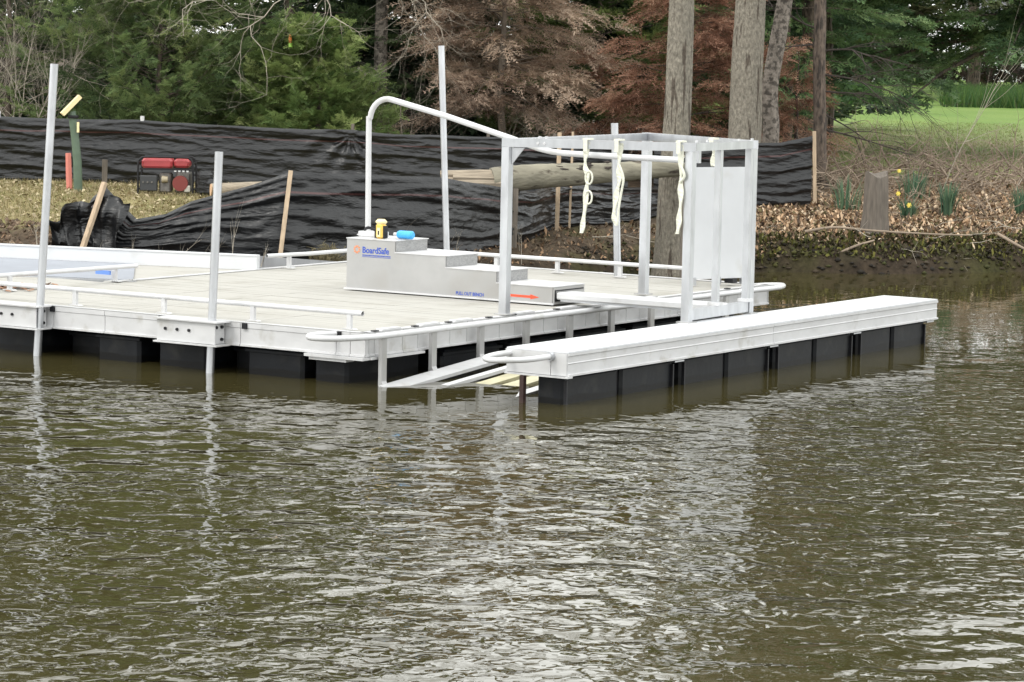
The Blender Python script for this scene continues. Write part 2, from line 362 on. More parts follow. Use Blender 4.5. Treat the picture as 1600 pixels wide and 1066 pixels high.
def ground_col(x, y):
    d = y - shore(x)
    n1 = vnoise(x, y, 1.6, 4, 2); n2 = vnoise(x, y, 7, 3, 4); n3 = vnoise(x, y, .5, 3, 6)
    def L(a, b, t): t = np.clip(t, 0, 1)[..., None]; return np.array(a) * (1 - t) + np.array(b) * t
    soil = L((.050, .037, .026), (.105, .078, .052), .5 + .8 * n2)
    moss = L((.045, .048, .018), (.10, .105, .028), .5 + n2)
    c = soil * (1 - np.clip(.5 + 1.4 * n1 - .6, 0, .8)[..., None]) + moss * np.clip(.5 + 1.4 * n1 - .6, 0, .8)[..., None]
    shore_t = np.clip((d - .15) / .45, 0, 1)[..., None]; c = c * (.45 + .55 * shore_t)  # soil colour gets darker towards the waterline
    litter = L((.12, .085, .055), (.28, .20, .13), .5 + .9 * n2)
    t = np.clip((d - 1.1) / .5 + .6 * n1, 0, 1) * np.clip((x - 2.6) / 1.0, 0, 1)
    c = c * (1 - t[..., None]) + litter * t[..., None]
    dry = L((.17, .14, .068), (.30, .25, .13), .5 + .9 * n2); gr = L((.085, .105, .035), (.16, .16, .06), .5 + n2)
    dryg = dry * .6 + gr * .4 + (gr - dry) * (.35 * n1)[..., None]
    t = np.clip((d - 1.3) / .6 + .5 * n1, 0, 1) * np.clip((.0 - x) / 1.2 + .3 * n1, 0, 1) * np.clip((43.0 - y) / .6, 0, 1)
    c = c * (1 - t[..., None]) + dryg * t[..., None]
    floor = L((.035, .027, .019), (.085, .062, .042), .5 + n2)
    t = np.clip((y - 42.8) / .5, 0, 1) * np.clip((5.2 - x) / 1.0, 0, 1)
    c = c * (1 - t[..., None]) + floor * t[..., None]
    lawn = L((.10, .165, .035), (.14, .20, .05), .5 + n3)
    lawn2 = L((.26, .24, .13), (.19, .235, .085), .5 + n3 + n1 * .6)
    tf = np.clip((y - 62) / 18, 0, 1)[..., None]; lw = lawn2 * (1 - tf) + lawn * tf
    edge = 48.5 + .8 * n1
    t = np.clip((y - edge) / 1.5, 0, 1) * np.clip((x - 3.5 - (y - 50) * .02) / 1.2, 0, 1)
    c = c * (1 - t[..., None]) + lw * t[..., None]
    return np.clip(c, .004, 1)
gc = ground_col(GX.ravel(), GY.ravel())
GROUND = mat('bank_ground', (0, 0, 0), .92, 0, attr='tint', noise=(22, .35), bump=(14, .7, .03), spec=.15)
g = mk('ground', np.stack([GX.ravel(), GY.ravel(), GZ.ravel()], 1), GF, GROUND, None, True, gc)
tag(g, 'muddy bank, dry grass and lawn rising behind the dock', kind='structure')
wv = MB(); wv.v = [(-500, -60, 0), (500, -60, 0), (500, 110, 0), (-500, 110, 0)]; wv.f = [(0, 1, 2, 3)]
tag(wv.build('water', WATER), 'rippled olive green pond water around the dock', kind='structure')

def gz(x, y): return float(gheight(np.array([x]), np.array([y]))[0])

# ------------------------------------------------------------------ main dock
ZD = .45; U0 = -7.6; V1 = 7.3
dock = dthing('floating_dock', (0, 0, 0), 'large floating dock with beige decking, white aluminium edge boards and black floats', 'dock')
# decking modules: each a panel of boards running along the front edge
cuts_u = [U0, -6.1, -4.94, -3.66, -2.9, -1.4, -.02]; cuts_v = [.06, 2.45, 4.9, V1 - .05]
for i in range(len(cuts_u) - 1):
    for j in range(len(cuts_v) - 1):
        ua, ub, va, vb = cuts_u[i] + .004, cuts_u[i + 1] - .004, cuts_v[j] + .004, cuts_v[j + 1] - .004
        if ub < -4.94 and j > 0:
            continue
        mb = MB(); n = max(1, round((vb - va) / .14)); w = (vb - va) / n
        for k in range(n): mb.box(ua, ub, va + k * w + .002, va + (k + 1) * w - .002, ZD - .03, ZD + random.uniform(-.0012, .0012))
        mb.build('deck_panel', DECK, dock)
# triangular tongue of decking under the gangway's foot
mb = MB(); mb.prism([(-4.95, 2.45), (-4.95, 4.84), (-6.3, 4.5), (-6.2, 4.2), (-5.05, 2.45)], 'z', ZD - .03, ZD - .002); mb.build('deck_panel', DECK, dock)
def channel(mb, axis, a0, a1, c, sgn, z0=.25, z1=ZD + .012):
    """edge board: web with a top lip, a groove and a bottom flange; runs along axis at coordinate c, facing sgn"""
    pr = [(0, z0), (.022, z0), (.022, z0 + .016), (.008, z0 + .02), (.008, z1 - .055), (.014, z1 - .05), (.014, z1 - .008), (.018, z1), (-.06, z1), (-.06, z1 - .008), (0, z1 - .01)]
    if axis == 'x': mb.prism([(c + sgn * p, z) for p, z in pr], 'x', a0, a1)
    else: mb.prism([(c + sgn * p, z) for p, z in pr], 'y', a0, a1)
for a, b in zip([-7.6, -6.3, -4.95, -3.55, -2.93, -2.28, -1.36, -.31, -.16], [-6.3, -4.95, -3.55, -2.93, -2.28, -1.36, -.31, -.16, .0]):
    mb = MB(); channel(mb, 'x', a + .003, b - .003, .06, -1); mb.build('fascia_board', WHITE, dock)
sv = [.06, .12, .2, .62, .85, 1.35, 1.62, 2.15, 2.4, 2.9, 3.15, 3.65, 3.9, 4.4, 4.65, 5.15, 5.4, 5.9, 6.15, 6.65, 6.9, V1]
for a, b in zip(sv[:-1], sv[1:]):
    mb = MB(); channel(mb, 'y', a + .003, b - .003, -.02, 1, z0=.25); mb.build('fascia_board', WHITE, dock)
for a, b in zip([-5.0, -3.4, -1.7], [-3.4, -1.7, 0]):
    mb = MB(); channel(mb, 'x', a + .003, b - .003, V1, 1); mb.build('fascia_board', WHITE, dock)
for a, b in ((2.5, 4.9), (4.9, V1)):
    mb = MB(); channel(mb, 'y', a + .003, b - .003, -4.96, -1); mb.build('fascia_board', WHITE, dock)
# white lip under the corner
MB().box(-.62, .01, .0, .16, .222, .247).box(-.58, -.18, .02, .14, .195, .221).build('corner_flange', WHITE, dock)
MB().box(-.015, .035, .10, .9, .226, .247).build('corner_flange', WHITE, dock)
# under-deck frame beams
mb = MB()
for v in (.35, 1.6, 2.9, 4.2, 5.5, 6.8): mb.box(-7.5, -.1, v, v + .05, .26, ZD - .035)
mb.build('frame_beam', ALU, dock)
# black brackets at the joints, along front edge and launch side
def blk(u, v, du, dv): MB().box(u, u + du, v, v + dv, ZD - .045, ZD + .006).build('joint_bracket', DARK, dock)
for u in (-3.58, -2.28, -1.33, -.30): blk(u, .028, .05, .02)
blk(-.16, .055, .1, .03)
for v in (.18, .78, 1.30, 1.95, 2.35, 3.1, 4.55, 5.6, 6.4): 
    MB().box(-.04, .004, v, v + .065, ZD + .012, ZD + .022).build('joint_bracket', DARK, dock)
for v in (.3, .9, 1.42, 2.45, 3.2, 4.7):
    MB().box(-.07, .0, v, v + .28, ZD + .012, ZD + .028).build('deck_clip', WHITE, dock)
# floats
def float_box(u0, u1, v0, v1, z0=-.25, z1=.246):
    mb = MB(); mb.box(u0, u1, v0, v1, z0, z1, .03)
    f = mb.build('float', BLACKP, dock)
    MB().box(u0 - .012, u1 + .012, v0 - .012, v1 + .012, z1 - .05, z1 - .02, .004).build('float_rim', BLACKP, f)
    return f
for u0, u1 in ((-7.3, -6.6), (-6.3, -5.6), (-5.3, -4.6), (-4.42, -3.78), (-3.08, -2.58), (-2.36, -1.8), (-1.34, -.72), (-.6, -.24)):
    for v0 in (.12, 2.6, 5.2): float_box(u0, u1, v0, v0 + 1.1)
for u0, u1 in ((-3.7, -3.15), (-1.74, -1.4)):
    float_box(u0, u1, .45, 1.4, -.25, .2)
for v0 in (.3, 1.4, 2.5, 3.6, 4.7, 5.8): float_box(-.85, -.12, v0 if v0 > 1.3 else 1.32, (v0 if v0 > 1.3 else 1.32) + (.95 if v0 > 1.3 else .05), -.25, .2) if v0 > 1.3 else None
# low tie rails on posts with feet
def edge_rail(path, posts, z=.608, r=.022):
    mb = MB(); mb.tube([(p[0], p[1], z) for p in path], r, 14, caps=False); rr = mb.build('edge_rail', WPLAS, dock, True)
    # dark open pipe ends
    for e, q in ((path[0], path[1]), (path[-1], path[-2])):
        e = Vector((e[0], e[1], z)); d = (Vector((q[0], q[1], z)) - e).normalized()
        MB().tube([e + d * .02, e + d * .024], r * .98, 14).build('pipe_bore', DARK, rr)
    for (u, v) in posts:
        pb = MB(); pb.box(u - .022, u + .022, v - .016, v + .016, ZD + .02, z - .012)
        pb.prism([(u - .075, ZD + .013), (u + .075, ZD + .013), (u + .05, ZD + .022), (u - .05, ZD + .022)], 'y', v - .03, v + .03)
        pb.build('rail_post', WHITE, rr)
edge_rail([(-7.5, .2), (-.14, .2)], [(-6.6, .2), (-5.6, .2), (-4.5, .2), (-3.42, .2), (-2.36, .2), (-1.34, .2), (-.28, .2)])
edge_rail([(-4.97, .55), (-4.88, 2.78)], [(-4.93, 2.5), (-4.93, .95)])
edge_rail([(-4.82, 4.85)] + [(-4.72, v) for v in (5.5, 6.3)] + [(-4.6, 6.7), (-4.4, 6.85), (-4.1, 6.9), (-3.2, 6.88), (-.35, 6.88)], [(-4.78, 5.2), (-4.66, 6.2), (-3.2, 6.9), (-2.4, 6.9), (-1.6, 6.9), (-.75, 6.9)])
MB().box(-5.12, -4.93, 2.42, 2.44, .53, .57).build('blue_label', mat('blue_label', (.12, .24, .62), .5), dock)
# pile brackets with bolts
for (u, v, s) in ((-3.90, .02, 1), (-1.80, .02, 1)):
    mb = MB(); mb.box(u - .36, u + .30, v - .155, v - .145, .262, ZD + .0)        # outer plate
    mb.box(u - .38, u + .34, v - .185, v + .016, ZD + .002, ZD + .014)         # top flange
    mb.box(u - .38, u + .34, v - .185, v + .016, .245, .258)                  # bottom flange
    mb.box(u + .26, u + .27, v - .145, v + .016, .262, ZD)
    br = mb.build('pile_bracket', WHITE, dock)
    for k in range(3): MB().tube([(u - .26 + k * .135, v - .147, .37), (u - .26 + k * .135, v - .168, .37)], .014, 8).build('bolt', DARK, br)
    for zz, vv in ((.41, -.03), (.41, -.11), (.30, -.03)): MB().tube([(u + .268, v + vv, zz), (u + .29, v + vv, zz)], .014, 8).build('bolt', DARK, br)
for u in (-3.93, -1.9):
    mb = MB(); mb.box(u - .3, u + .3, V1 + .02, V1 + .17, .26, ZD); mb.build('pile_bracket', WHITE, dock)
# launch handrail: low pipe with hanging stanchions and looped ends
hz = .435; hu = .10
path = [(-.30, .06, hz), (-.36, -.12, hz), (-.34, -.30, hz), (-.22, -.40, hz), (-.08, -.34, hz), (.03, -.18, hz), (hu, .06, hz)]
path = smoothpath(path, 5) + [(hu, 1, hz), (hu, 3, hz), (hu, 5, hz), (hu, 6.6, hz)] + smoothpath([(hu, 6.7, hz), (.12, 7.1, hz), (.10, 7.4, hz), (0, 7.6, hz), (-.12, 7.5, hz), (-.18, 7.31, hz)], 5)
hr = MB().tube(path, .026, 14).build('launch_handrail', WPLAS, dock, True)
for k in range(9):
    v = .20 + .755 * k; zb = -.02 + .068 * k
    zb = min(zb, .10)
    mb = MB(); mb.bar((hu - .022, v, hz - .01), (hu - .022, v, zb + .02), .075, .035, side=(0, 1, 0)); 
    mb.prism([(hu - .04, zb - .02), (hu - .04, zb + .06), (hu - .005, zb + .06), (hu + .02, zb + .01), (hu + .02, zb - .02)], 'y', v - .036, v + .036)
    mb.build('stanchion', ALUP, hr)

# ------------------------------------------------------------------ mooring poles
def pole(base, top, r, label, zb=-1.2):
    b = Vector(base); t = Vector(top); d = t - b
    b2 = b + d * ((zb - b.z) / d.z)
    mb = MB(); mb.tube([b2, t], r, 20); o = mb.build('mooring_pole', ALU, None, True, off=b2); o.location = b2
    return tag(o, label, 'pole', 'galvanised mooring poles of the dock')
p1 = Vector((-4.37, 27.25, 0)); p2 = Vector((-2.664, 26.14, 0))
pole(p1, p1 + Vector((.145, 0, 2.68)), .037, 'tall round steel pole through the leftmost bracket on the dock front')
pole(p2, p2 + Vector((.06, 0, 1.955)), .037, 'shorter round steel pole through the right bracket on the dock front')
b = dk(-3.93, 7.0, .45); pole(b, b + Vector((-.11, 0, 2.45)), .036, 'tallest pole behind the stepped bench, leaning slightly left', -1)
b = dk(-1.72, 7.05, .45); pole(b, b + Vector((-.075, 0, 1.66)), .040, 'pole on the dock rear edge seen through the middle of the canopy frame', -1)

# ------------------------------------------------------------------ gangway
gw = dthing('gangway', (-4.9, 3.6, ZD), 'flat aluminium gangway with white curb joining the dock on the left', 'gangway')
gd = Vector((-math.cos(.285), -math.sin(.285), 0)); gn = Vector((math.sin(.285), -math.cos(.285), 0)) * 1
A0 = Vector((-4.94, 4.86, ZD))
far = A0 + gd * 7.0
mb = MB(); mb.bar(A0 + Vector((0, 0, .074)), far + Vector((0, 0, .074)), .09, .15); mb.bar(A0 + Vector((0, 0, .155)), far + Vector((0, 0, .155)), .11, .012); 
mb.build('curb', BOARD, gw)
pl = [A0 + gd * 1.42 + gn * .05, far + gn * .05, far + gn * 2.05, A0 + gd * .55 + gn * 2.05]
mb = MB(); mb.prism([(p.x, p.y) for p in pl], 'z', ZD + .004, ZD + .012); mb.build('tread_plate', PLATE, gw)
mb = MB(); mb.bar(A0 + gd * .5 + gn * 2.1 + Vector((0, 0, -.02)), far + gn * 2.1 + Vector((0, 0, -.02)), .05, .06); mb.build('side_beam', ALU, gw)
mbx = [dk(-5.18 + random.gauss(0, .16), 1.25 + random.gauss(0, .22), ZD + .012 + abs(random.gauss(0, .01))) for _ in range(160)]
mb = MB()
for c in mbx:
    a = random.uniform(0, 6.28); e = Vector((math.cos(a), math.sin(a), random.uniform(-.2, .4))) * .045; f_ = Vector((-math.sin(a), math.cos(a), .1)) * .028; b_ = len(mb.v)
    mb.v += [tuple(c - e), tuple(c - f_), tuple(c + e), tuple(c + f_)]; mb.f.append((b_, b_ + 1, b_ + 2, b_ + 3))
o = mb.build('fallen_leaves', mat('brown_leaves', (.26, .14, .08), .8, noise=(20, .4)), None, off=tuple(dk(-5.18, 1.25, ZD))); o.location = dk(-5.18, 1.25, ZD); tag(o, 'small patch of reddish brown leaves on the deck at the left', 'leaves', kind='stuff')
# ------------------------------------------------------------------ outboard float
of = dthing('outboard_float', (1.75, 0, 0), 'long narrow white topped float with black tanks to the right of the dock', 'float dock')
zt = .45; u0, u1, v0, v1 = 1.45, 2.05, .05, 7.1
n = 6
for k in range(n):
    a = v0 + (v1 - v0) * k / n; b = v0 + (v1 - v0) * (k + 1) / n
    MB().box(u0, u1 + .004, a + .002, b - .002, zt - .012, zt + random.uniform(-.001, .001)).build('top_panel', BOARD, of)
pr = [(u1 - .02, .247), (u1 + .018, .247), (u1 + .018, .262), (u1, .266), (u1, .345), (u1 + .006, .352), (u1, .36), (u1, zt - .04), (u1 + .012, zt - .034), (u1 + .012, zt - .014), (u1 - .02, zt - .014)]
for a, b in ((v0, 3.6), (3.6, v1)):
    mb = MB(); mb.prism([(p, z) for p, z in pr], 'y', a + .002, b - .002); mb.build('side_channel', WHITE, of)
mb = MB(); mb.prism([(2 * 1.75 - p, z) for p, z in pr], 'y', v0 + .002, v1 - .002); mb.build('side_channel', WHITE, of)
MB().box(u0 + .01, u1 - .16, v0 - .012, v0 + .008, .25, zt - .014).build('end_plate', WHITE, of)
MB().box(u1 - .155, u1 - .005, v0 - .008, v0 + .008, .25, zt - .014).build('end_plate', WHITE, of)
MB().box(u0 - .0, u1 + .022, v0 - .03, v0 + .05, .232, .246).build('bottom_flange', WHITE, of)
MB().box(u1 - .165, u1 - .15, v0 - .018, v0 - .008, zt - .075, zt - .02).build('joint_bracket', DARK, of)
MB().box(u0 + .01, u1 - .02, v1 - .01, v1 + .01, .25, zt - .014).build('end_plate', WHITE, of)
lp = smoothpath([(1.90, .03, .405), (1.87, -.25, .40), (1.76, -.46, .40), (1.64, -.50, .40), (1.53, -.38, .40), (1.49, -.15, .405), (1.49, .04, .405)], 6)
MB().tube(lp, .024, 14).build('bumper_loop', WPLAS, of, True)
MB().tube([(1.9, .0, .405), (1.9, .045, .405)], .036, 14).build('socket_collar', ALU, of, True)
tanks = [(.12, 1.92), (2.06, 3.66), (3.80, 5.36), (5.50, 7.0)]
for a, b in tanks:
    mm = (a + b) / 2
    t = MB().box(1.71, 1.965, a, mm - .03, -.25, .238, .025).build('float_tank', BLACKP, of)
    MB().box(1.71, 1.965, mm + .03, b, -.25, .238, .025).build('float_tank', BLACKP, of)
    MB().box(1.74, 1.93, mm - .031, mm + .031, -.24, .236).build('tank_rib', DARK, of)
    for e in (a, b):
        MB().bar((1.972, e - .03 if e == b else e + .03, -.1), (1.972, e - .03 if e == b else e + .03, .20), .035, .02).build('tank_strap', DARK, of)
    MB().box(1.95, 2.02, b - .06, b + .10, .218, .232).build('tank_clip', ALU, of)
MB().bar((1.63, .03, .23), (1.63, .03, -.5), .04, .045).build('leg', BROWNLEG, of)
MB().box(1.48, 2.0, .06, v1 - .06, .236, .25).build('underframe', DARK, of)

# ------------------------------------------------------------------ kayak launch cradle between the dock and the outboard float
la = dthing('launch_cradle', (.7, 0, 0), 'white sloping launch slide dipping into the water between dock and narrow float', 'boat launch')
def slope(v): return -.045 + .082 * v
def runner(name, ua, ub, za, zb, m_, va=.12, vb=2.0):
    mb = MB(); b = len(mb.v)
    for v in (va, vb):
        mb.v += [(ua, v, slope(v) + za), (ub, v, slope(v) + zb), (ub, v, slope(v) + zb - .03), (ua, v, slope(v) + za - .03)]
    mb.f = [(0, 1, 2, 3), (7, 6, 5, 4)] + [(i, i + 4, (i + 1) % 4 + 4, (i + 1) % 4) for i in range(4)]
    mb.build(name, m_, la)
runner('slide_board', .10, .25, .045, .015, WHITE)
runner('slide_board', .42, .50, .0, .0, WPLAS, .6)
runner('slide_board', .56, .72, -.03, -.03, SUNKEN, .5)
runner('slide_board', .80, .98, -.035, -.035, SUNKEN, .4)
runner('slide_board', 1.18, 1.38, -.01, .02, WHITE)
# ------------------------------------------------------------------ stepped transfer bench
be = dthing('stepped_bench', (-1.5, 3.75, ZD), 'stepped aluminium transfer bench with blue lettering and curved grab rail', 'bench')
vf, vr = 3.5, 4.06
st = [(-2.75, -2.16, .97), (-2.16, -1.55, .855), (-1.55, -.95, .742), (-.95, -.30, .63)]
out = [(-2.75, ZD + .014)]
for a, b, z in st: out += [(a, z), (b, z)]
out += [(-.30, ZD + .014)]
mb = MB(); mb.prism(out, 'y', vf, vr); mb.build('stepped_shell', ALUP, be)
for a, b, z in st:      # white sheet tops with a slight lip, grained risers
    MB().box(a - .006 if a < -2.7 else a + .002, b + .012, vf - .008, vr + .01, z + .001, z + .010).build('step_tread', WHITE, be)
    MB().box(b + .002, b + .006, vf + .01, vr - .01, z - .10, z - .002).build('riser_plate', mat('brushed_riser', (.30, .30, .30), .5, .4, noise=(30, .25, (1, 1, 3))) if 'brushed_riser' not in bpy.data.materials else bpy.data.materials['brushed_riser'], be)
MB().box(-2.77, -.28, vf - .02, vf - .002, ZD + .013, ZD + .03).build('base_flange', WPLAS, be)
# pulled out seat
MB().box(-.298, -.285, vf + .006, vr - .006, ZD + .016, .627).build('drawer_frame', ALUP, be)
mb = MB()
for (a_, b_, c_, d_) in ((vf + .02, vf + .032, .50, .60), (vf + .02, vr - .03, .592, .604), (vf + .02, vr - .10, .492, .512)): mb.box(-.286, -.279, a_, b_, c_, d_)
mb.build('drawer_gap', DARK, be)
mb = MB(); mb.box(-.28, 1.46, vf + .03, vf + .03 + .27, .515, .582, .012); mb.build('pull_out_seat', WPLAS, be)
MB().box(-.24, 1.4, vf + .05, vf + .28, .498, .514).build('seat_underframe', ALU, be)
# lettering on the front
def text(s, u, z, size, m_, name, parent, bold=0, sx=1):
    c = bpy.data.curves.new(name, 'FONT'); c.body = s; c.size = size; c.extrude = .0006; c.offset = bold; c.resolution_u = 3
    tmp = bpy.data.objects.new(name, c); COL.objects.link(tmp); bpy.context.view_layer.update()
    me = bpy.data.meshes.new_from_object(tmp.evaluated_get(bpy.context.evaluated_depsgraph_get())); bpy.data.objects.remove(tmp)
    me.materials.clear(); me.materials.append(m_); o = bpy.data.objects.new(name, me); COL.objects.link(o); o.parent = parent
    of_ = OFF[parent.name]; o.location = (u - of_[0], vf - .0022 - of_[1], z - of_[2]); o.rotation_euler = (PI / 2, 0, 0); o.scale = (sx, 1, 1)
    return o
text('BoardSafe', -2.56, .838, .088, BLUE2, 'brand_lettering', be, .0016, .92)
mb = MB(); x_ = -2.555          # the line under the name is too small to read in the photograph: unreadable strokes only
while x_ < -2.22:
    w_ = random.Random(int(-x_ * 1e4)).uniform(.006, .014); mb.box(x_, x_ + w_, vf - .003, vf - .001, .809, .821); x_ += w_ + .006
mb.build('small_print', BLUE2, be)
MB().box(-2.56, -2.21, vf - .003, vf - .001, .798, .802).build('brand_underline', BLUE2, be)
mb = MB()                                              # orange sunburst ring
for k in range(10):
    a0 = 2 * PI * k / 10; c = Vector((-2.625, vf - .0025, .868))
    q = [c + Vector((math.cos(a0 + d) * r, 0, math.sin(a0 + d) * r)) for d, r in ((-.24, .022), (.24, .022), (.12, .042), (-.12, .042))]
    b_ = len(mb.v); mb.v += [tuple(x) for x in q]; mb.f.append((b_, b_ + 1, b_ + 2, b_ + 3))
mb.build('brand_emblem', ORANGE, be)
text('PULL OUT BENCH', -1.42, .492, .047, BLUE2, 'bench_lettering', be, .0008, .86)
mb = MB(); mb.v = [(-.80, 0, .513), (-.48, 0, .513), (-.48, 0, .50), (-.38, 0, .524), (-.48, 0, .548), (-.48, 0, .536), (-.80, 0, .536)]
mb.v = [(x - .07, vf - .003, z + .002) for x, y, z in mb.v]; mb.f = [(0, 1, 2, 3, 4, 5, 6)]; mb.build('red_arrow', REDP, be)
# grab rail
gp = [(-2.82, 3.95, .98), (-2.83, 3.95, 2.0), (-2.83, 3.95, 2.18)] + arc((-2.60, 3.95, 2.15), .215, PI * .97, PI * .42, 8, (1, 0, 0), (0, 0, 1)) + [(-1.86, 3.95, 2.21), (-1.1, 3.95, 2.02), (-.78, 3.95, 1.935), (-.63, 3.95, 1.91), (-.50, 3.95, 1.90), (.2, 3.95, 1.89), (.86, 3.95, 1.885)]
MB().tube(gp, .029, 16).build('grab_rail', WPLAS, be, True)
MB().tube([(.861, 3.95, 1.885), (.864, 3.95, 1.885)], .024, 14).build('pipe_bore', DARK, be)
MB().box(-2.90, -2.74, 3.87, 4.03, .981, .992).build('rail_foot', WPLAS, be)
MB().box(-2.86, -2.80, 3.93, 4.1, .6, .98).build('rail_brace', ALU, be)

# things left on the bench
tp = dthing('white_tray', (-2.6, 3.8, .98), 'small white tray with a coiled dark cord on the bench top', 'tray')
MB().box(-2.78, -2.52, 3.72, 3.90, .981, 1.035, .008).build('tray_body', WPLAS, tp)
cp_ = [(-2.66 + .08 * math.cos(a), 3.80 + .06 * math.sin(a), 1.045 + .012 * a / 6 + .01 * math.sin(a * 3)) for a in np.linspace(0, 11, 44)]
MB().tube(cp_, .008, 6).build('cord', DARK, tp, True)
yt = dthing('yellow_tool', (-2.42, 3.62, .98), 'upright yellow and black power tool on the bench top', 'tool')
MB().box(-2.475, -2.375, 3.59, 3.67, .981, 1.13, .018).build('tool_body', YEL, yt)
MB().box(-2.48, -2.37, 3.585, 3.675, 1.12, 1.175, .022).build('tool_head', YEL2, yt)
MB().box(-2.485, -2.468, 3.60, 3.66, .985, 1.11).box(-2.382, -2.365, 3.60, 3.66, .985, 1.11).build('rubber_grip', DARK, yt)
MB().box(-2.445, -2.405, 3.583, 3.59, 1.0, 1.09).build('tool_label', YEL2, yt)
MB().box(-2.432, -2.418, 3.580, 3.583, 1.02, 1.06).build('tool_trigger', DARK, yt)
bo = dthing('blue_bottle', (-2.26, 3.72, .98), 'bright blue bottle lying on its side on the bench top', 'bottle')
MB().tube([(-2.285, 3.72, 1.026), (-2.278, 3.72, 1.026), (-2.26, 3.72, 1.026), (-2.11, 3.72, 1.026), (-2.095, 3.72, 1.026)], [.016, .034, .042, .042, .028], 16).build('bottle_body', BLUE, bo, True)
MB().tube([(-2.33, 3.72, 1.026), (-2.286, 3.72, 1.026)], .018, 12).build('bottle_cap', WPLAS, bo, True)

# ------------------------------------------------------------------ canopy frame
ca = dthing('canopy_frame', (.7, 3.8, ZD), 'open square tube aluminium frame standing over the launch slot', 'frame')
NL, FL, NR, FR = (-.06, 2.30), (-.26, 5.14), (1.47, 3.0), (1.42, 4.25); ZT = 2.09
for (p, zb, nm) in ((NL, ZD + .02, 0), (FL, ZD + .02, 0), (NR, .452, 0), (FR, .452, 0)):
    d = 1 if p is not FL else 1
    MB().bar((p[0], p[1], zb), (p[0], p[1], ZT - .08), .078, .078, side=(1, 0, 0)).build('corner_post', ALU, ca)
    MB().box(p[0] - .07, p[0] + .07, p[1] - .07, p[1] + .07, zb - .002, zb + .008).build('post_foot', ALUP, ca)
def beam(a, b, z, w=.06, h=.08, name='top_beam', m_=ALU):
    A = Vector((a[0], a[1], z)); B_ = Vector((b[0], b[1], z)); d = (B_ - A).normalized()
    return MB().bar(A + d * .0, B_ - d * .0, w, h).build(name, m_, ca)
def sh(a, b, e0, e1):
    a = Vector((a[0], a[1], 0)); b = Vector((b[0], b[1], 0)); d = (b - a).normalized(); return (a + d * e0), (b - d * e1)
a, b = sh(NL, NR, -.05, -.05); beam(a, b, ZT - .04, .066, .078)
a, b = sh(FL, FR, -.05, -.05); beam(a, b, ZT - .04, .066, .078)
a, b = sh(NL, FL, .045, .045); beam(a, b, ZT - .042, .066, .072)
a, b = sh(NR, FR, .045, .045); beam(a, b, ZT - .042, .066, .072)
a, b = sh(NR, FR, .047, .047); beam(a, b, .52, .06, .10, 'bottom_beam')
for v in (3.58, 4.16):
    MB().bar((1.44, v, .572), (1.44, v, ZT - .08), .05, .062, side=(0, 1, 0)).build('inner_post', ALU, ca)
    MB().box(1.385, 1.495, v - .05, v + .05, .571, .60).build('post_foot', WPLAS, ca)
mb = MB(); q = Vector((NL[0], NL[1], 0)); d = (Vector((NR[0], NR[1], 0)) - q).normalized()
pt = lambda s_, z: tuple(Vector((NL[0], NL[1], 0)) + d * s_ + Vector((0, 0, z)) + Vector((0, -.006, 0)))
mb.v = [pt(.04, ZT - .085), pt(.17, ZT - .085), pt(.04, ZT - .25), pt(.045, ZT - .085)]
mb.v = [pt(.045, ZT - .086), pt(.16, ZT - .086), pt(.045, ZT - .24)] + [tuple(Vector(pt(.045, ZT - .086)) + Vector((0, .012, 0))), tuple(Vector(pt(.16, ZT - .086)) + Vector((0, .012, 0))), tuple(Vector(pt(.045, ZT - .24)) + Vector((0, .012, 0)))]
mb.f = [(0, 2, 1), (3, 4, 5), (0, 1, 4, 3), (1, 2, 5, 4), (2, 0, 3, 5)]; mb.build('gusset', ALU, ca)
for s_ in (.30, .36): 
    p = pt(s_, ZT - .04); MB().tube([(p[0], p[1] - .04, p[2]), (p[0], p[1] - .028, p[2])], .014, 8).build('bolt', WPLAS, ca)
    p = pt(s_, ZT + .004); MB().tube([p, (p[0], p[1], p[2] + .02)], .014, 8).build('bolt', WPLAS, ca)
for s_ in (.1, .3, .9, 1.15):
    p = Vector((NR[0], NR[1], ZT)) + Vector((-.0, s_, .0)); MB().tube([p, p + Vector((0, 0, .02))], .015, 8).build('bolt', WPLAS, ca)
# a few pipe stubs below the rear beam
for s_ in (.55, .95, 1.3):
    x = FL[0] + (FR[0] - FL[0]) * s_ / 1.9; y = FL[1] + (FR[1] - FL[1]) * s_ / 1.9
    MB().bar((x, y, ZT - .085), (x, y, ZT - .26), .05, .04).build('hanger_stub', ALU, ca)
# webbing straps
def strap(u, v, zend, shape, label):
    o = dthing('webbing_strap', (u, v, ZT), label, 'strap', 'webbing straps hanging from the canopy frame')
    p = [(u + dx, v, z) for dx, z in shape]
    mb = MB(); P = smoothpath(p, 5); b_ = 0
    for i, q in enumerate(P):
        w = .021 + .007 * math.sin(i * .9)
        mb.v += [(q.x - w, q.y - .004 - .01 * math.sin(i), q.z), (q.x + w, q.y - .004 + .01 * math.sin(i), q.z), (q.x + w, q.y + .006, q.z), (q.x - w, q.y + .006, q.z)]
        if i:
            for k in range(4): mb.f.append(((i - 1) * 4 + k, (i - 1) * 4 + (k + 1) % 4, i * 4 + (k + 1) % 4, i * 4 + k))
    mb.f += [(3, 2, 1, 0), tuple(len(P) * 4 - 4 + k for k in range(4))]
    mb.build('strap_tail', ROPE, o)
    # wrap over the beam
    MB().box(u - .03, u + .03, v - .048, v + .048, ZT + .003, ZT + .018).box(u - .02, u + .02, v - .05, v - .042, ZT - .10, ZT + .01).build('strap_knot', ROPE, o)
    return o
def fb(t): return (NL[0] + (NR[0] - NL[0]) * t, NL[1] + (NR[1] - NL[1]) * t)
u, v = fb(.45)
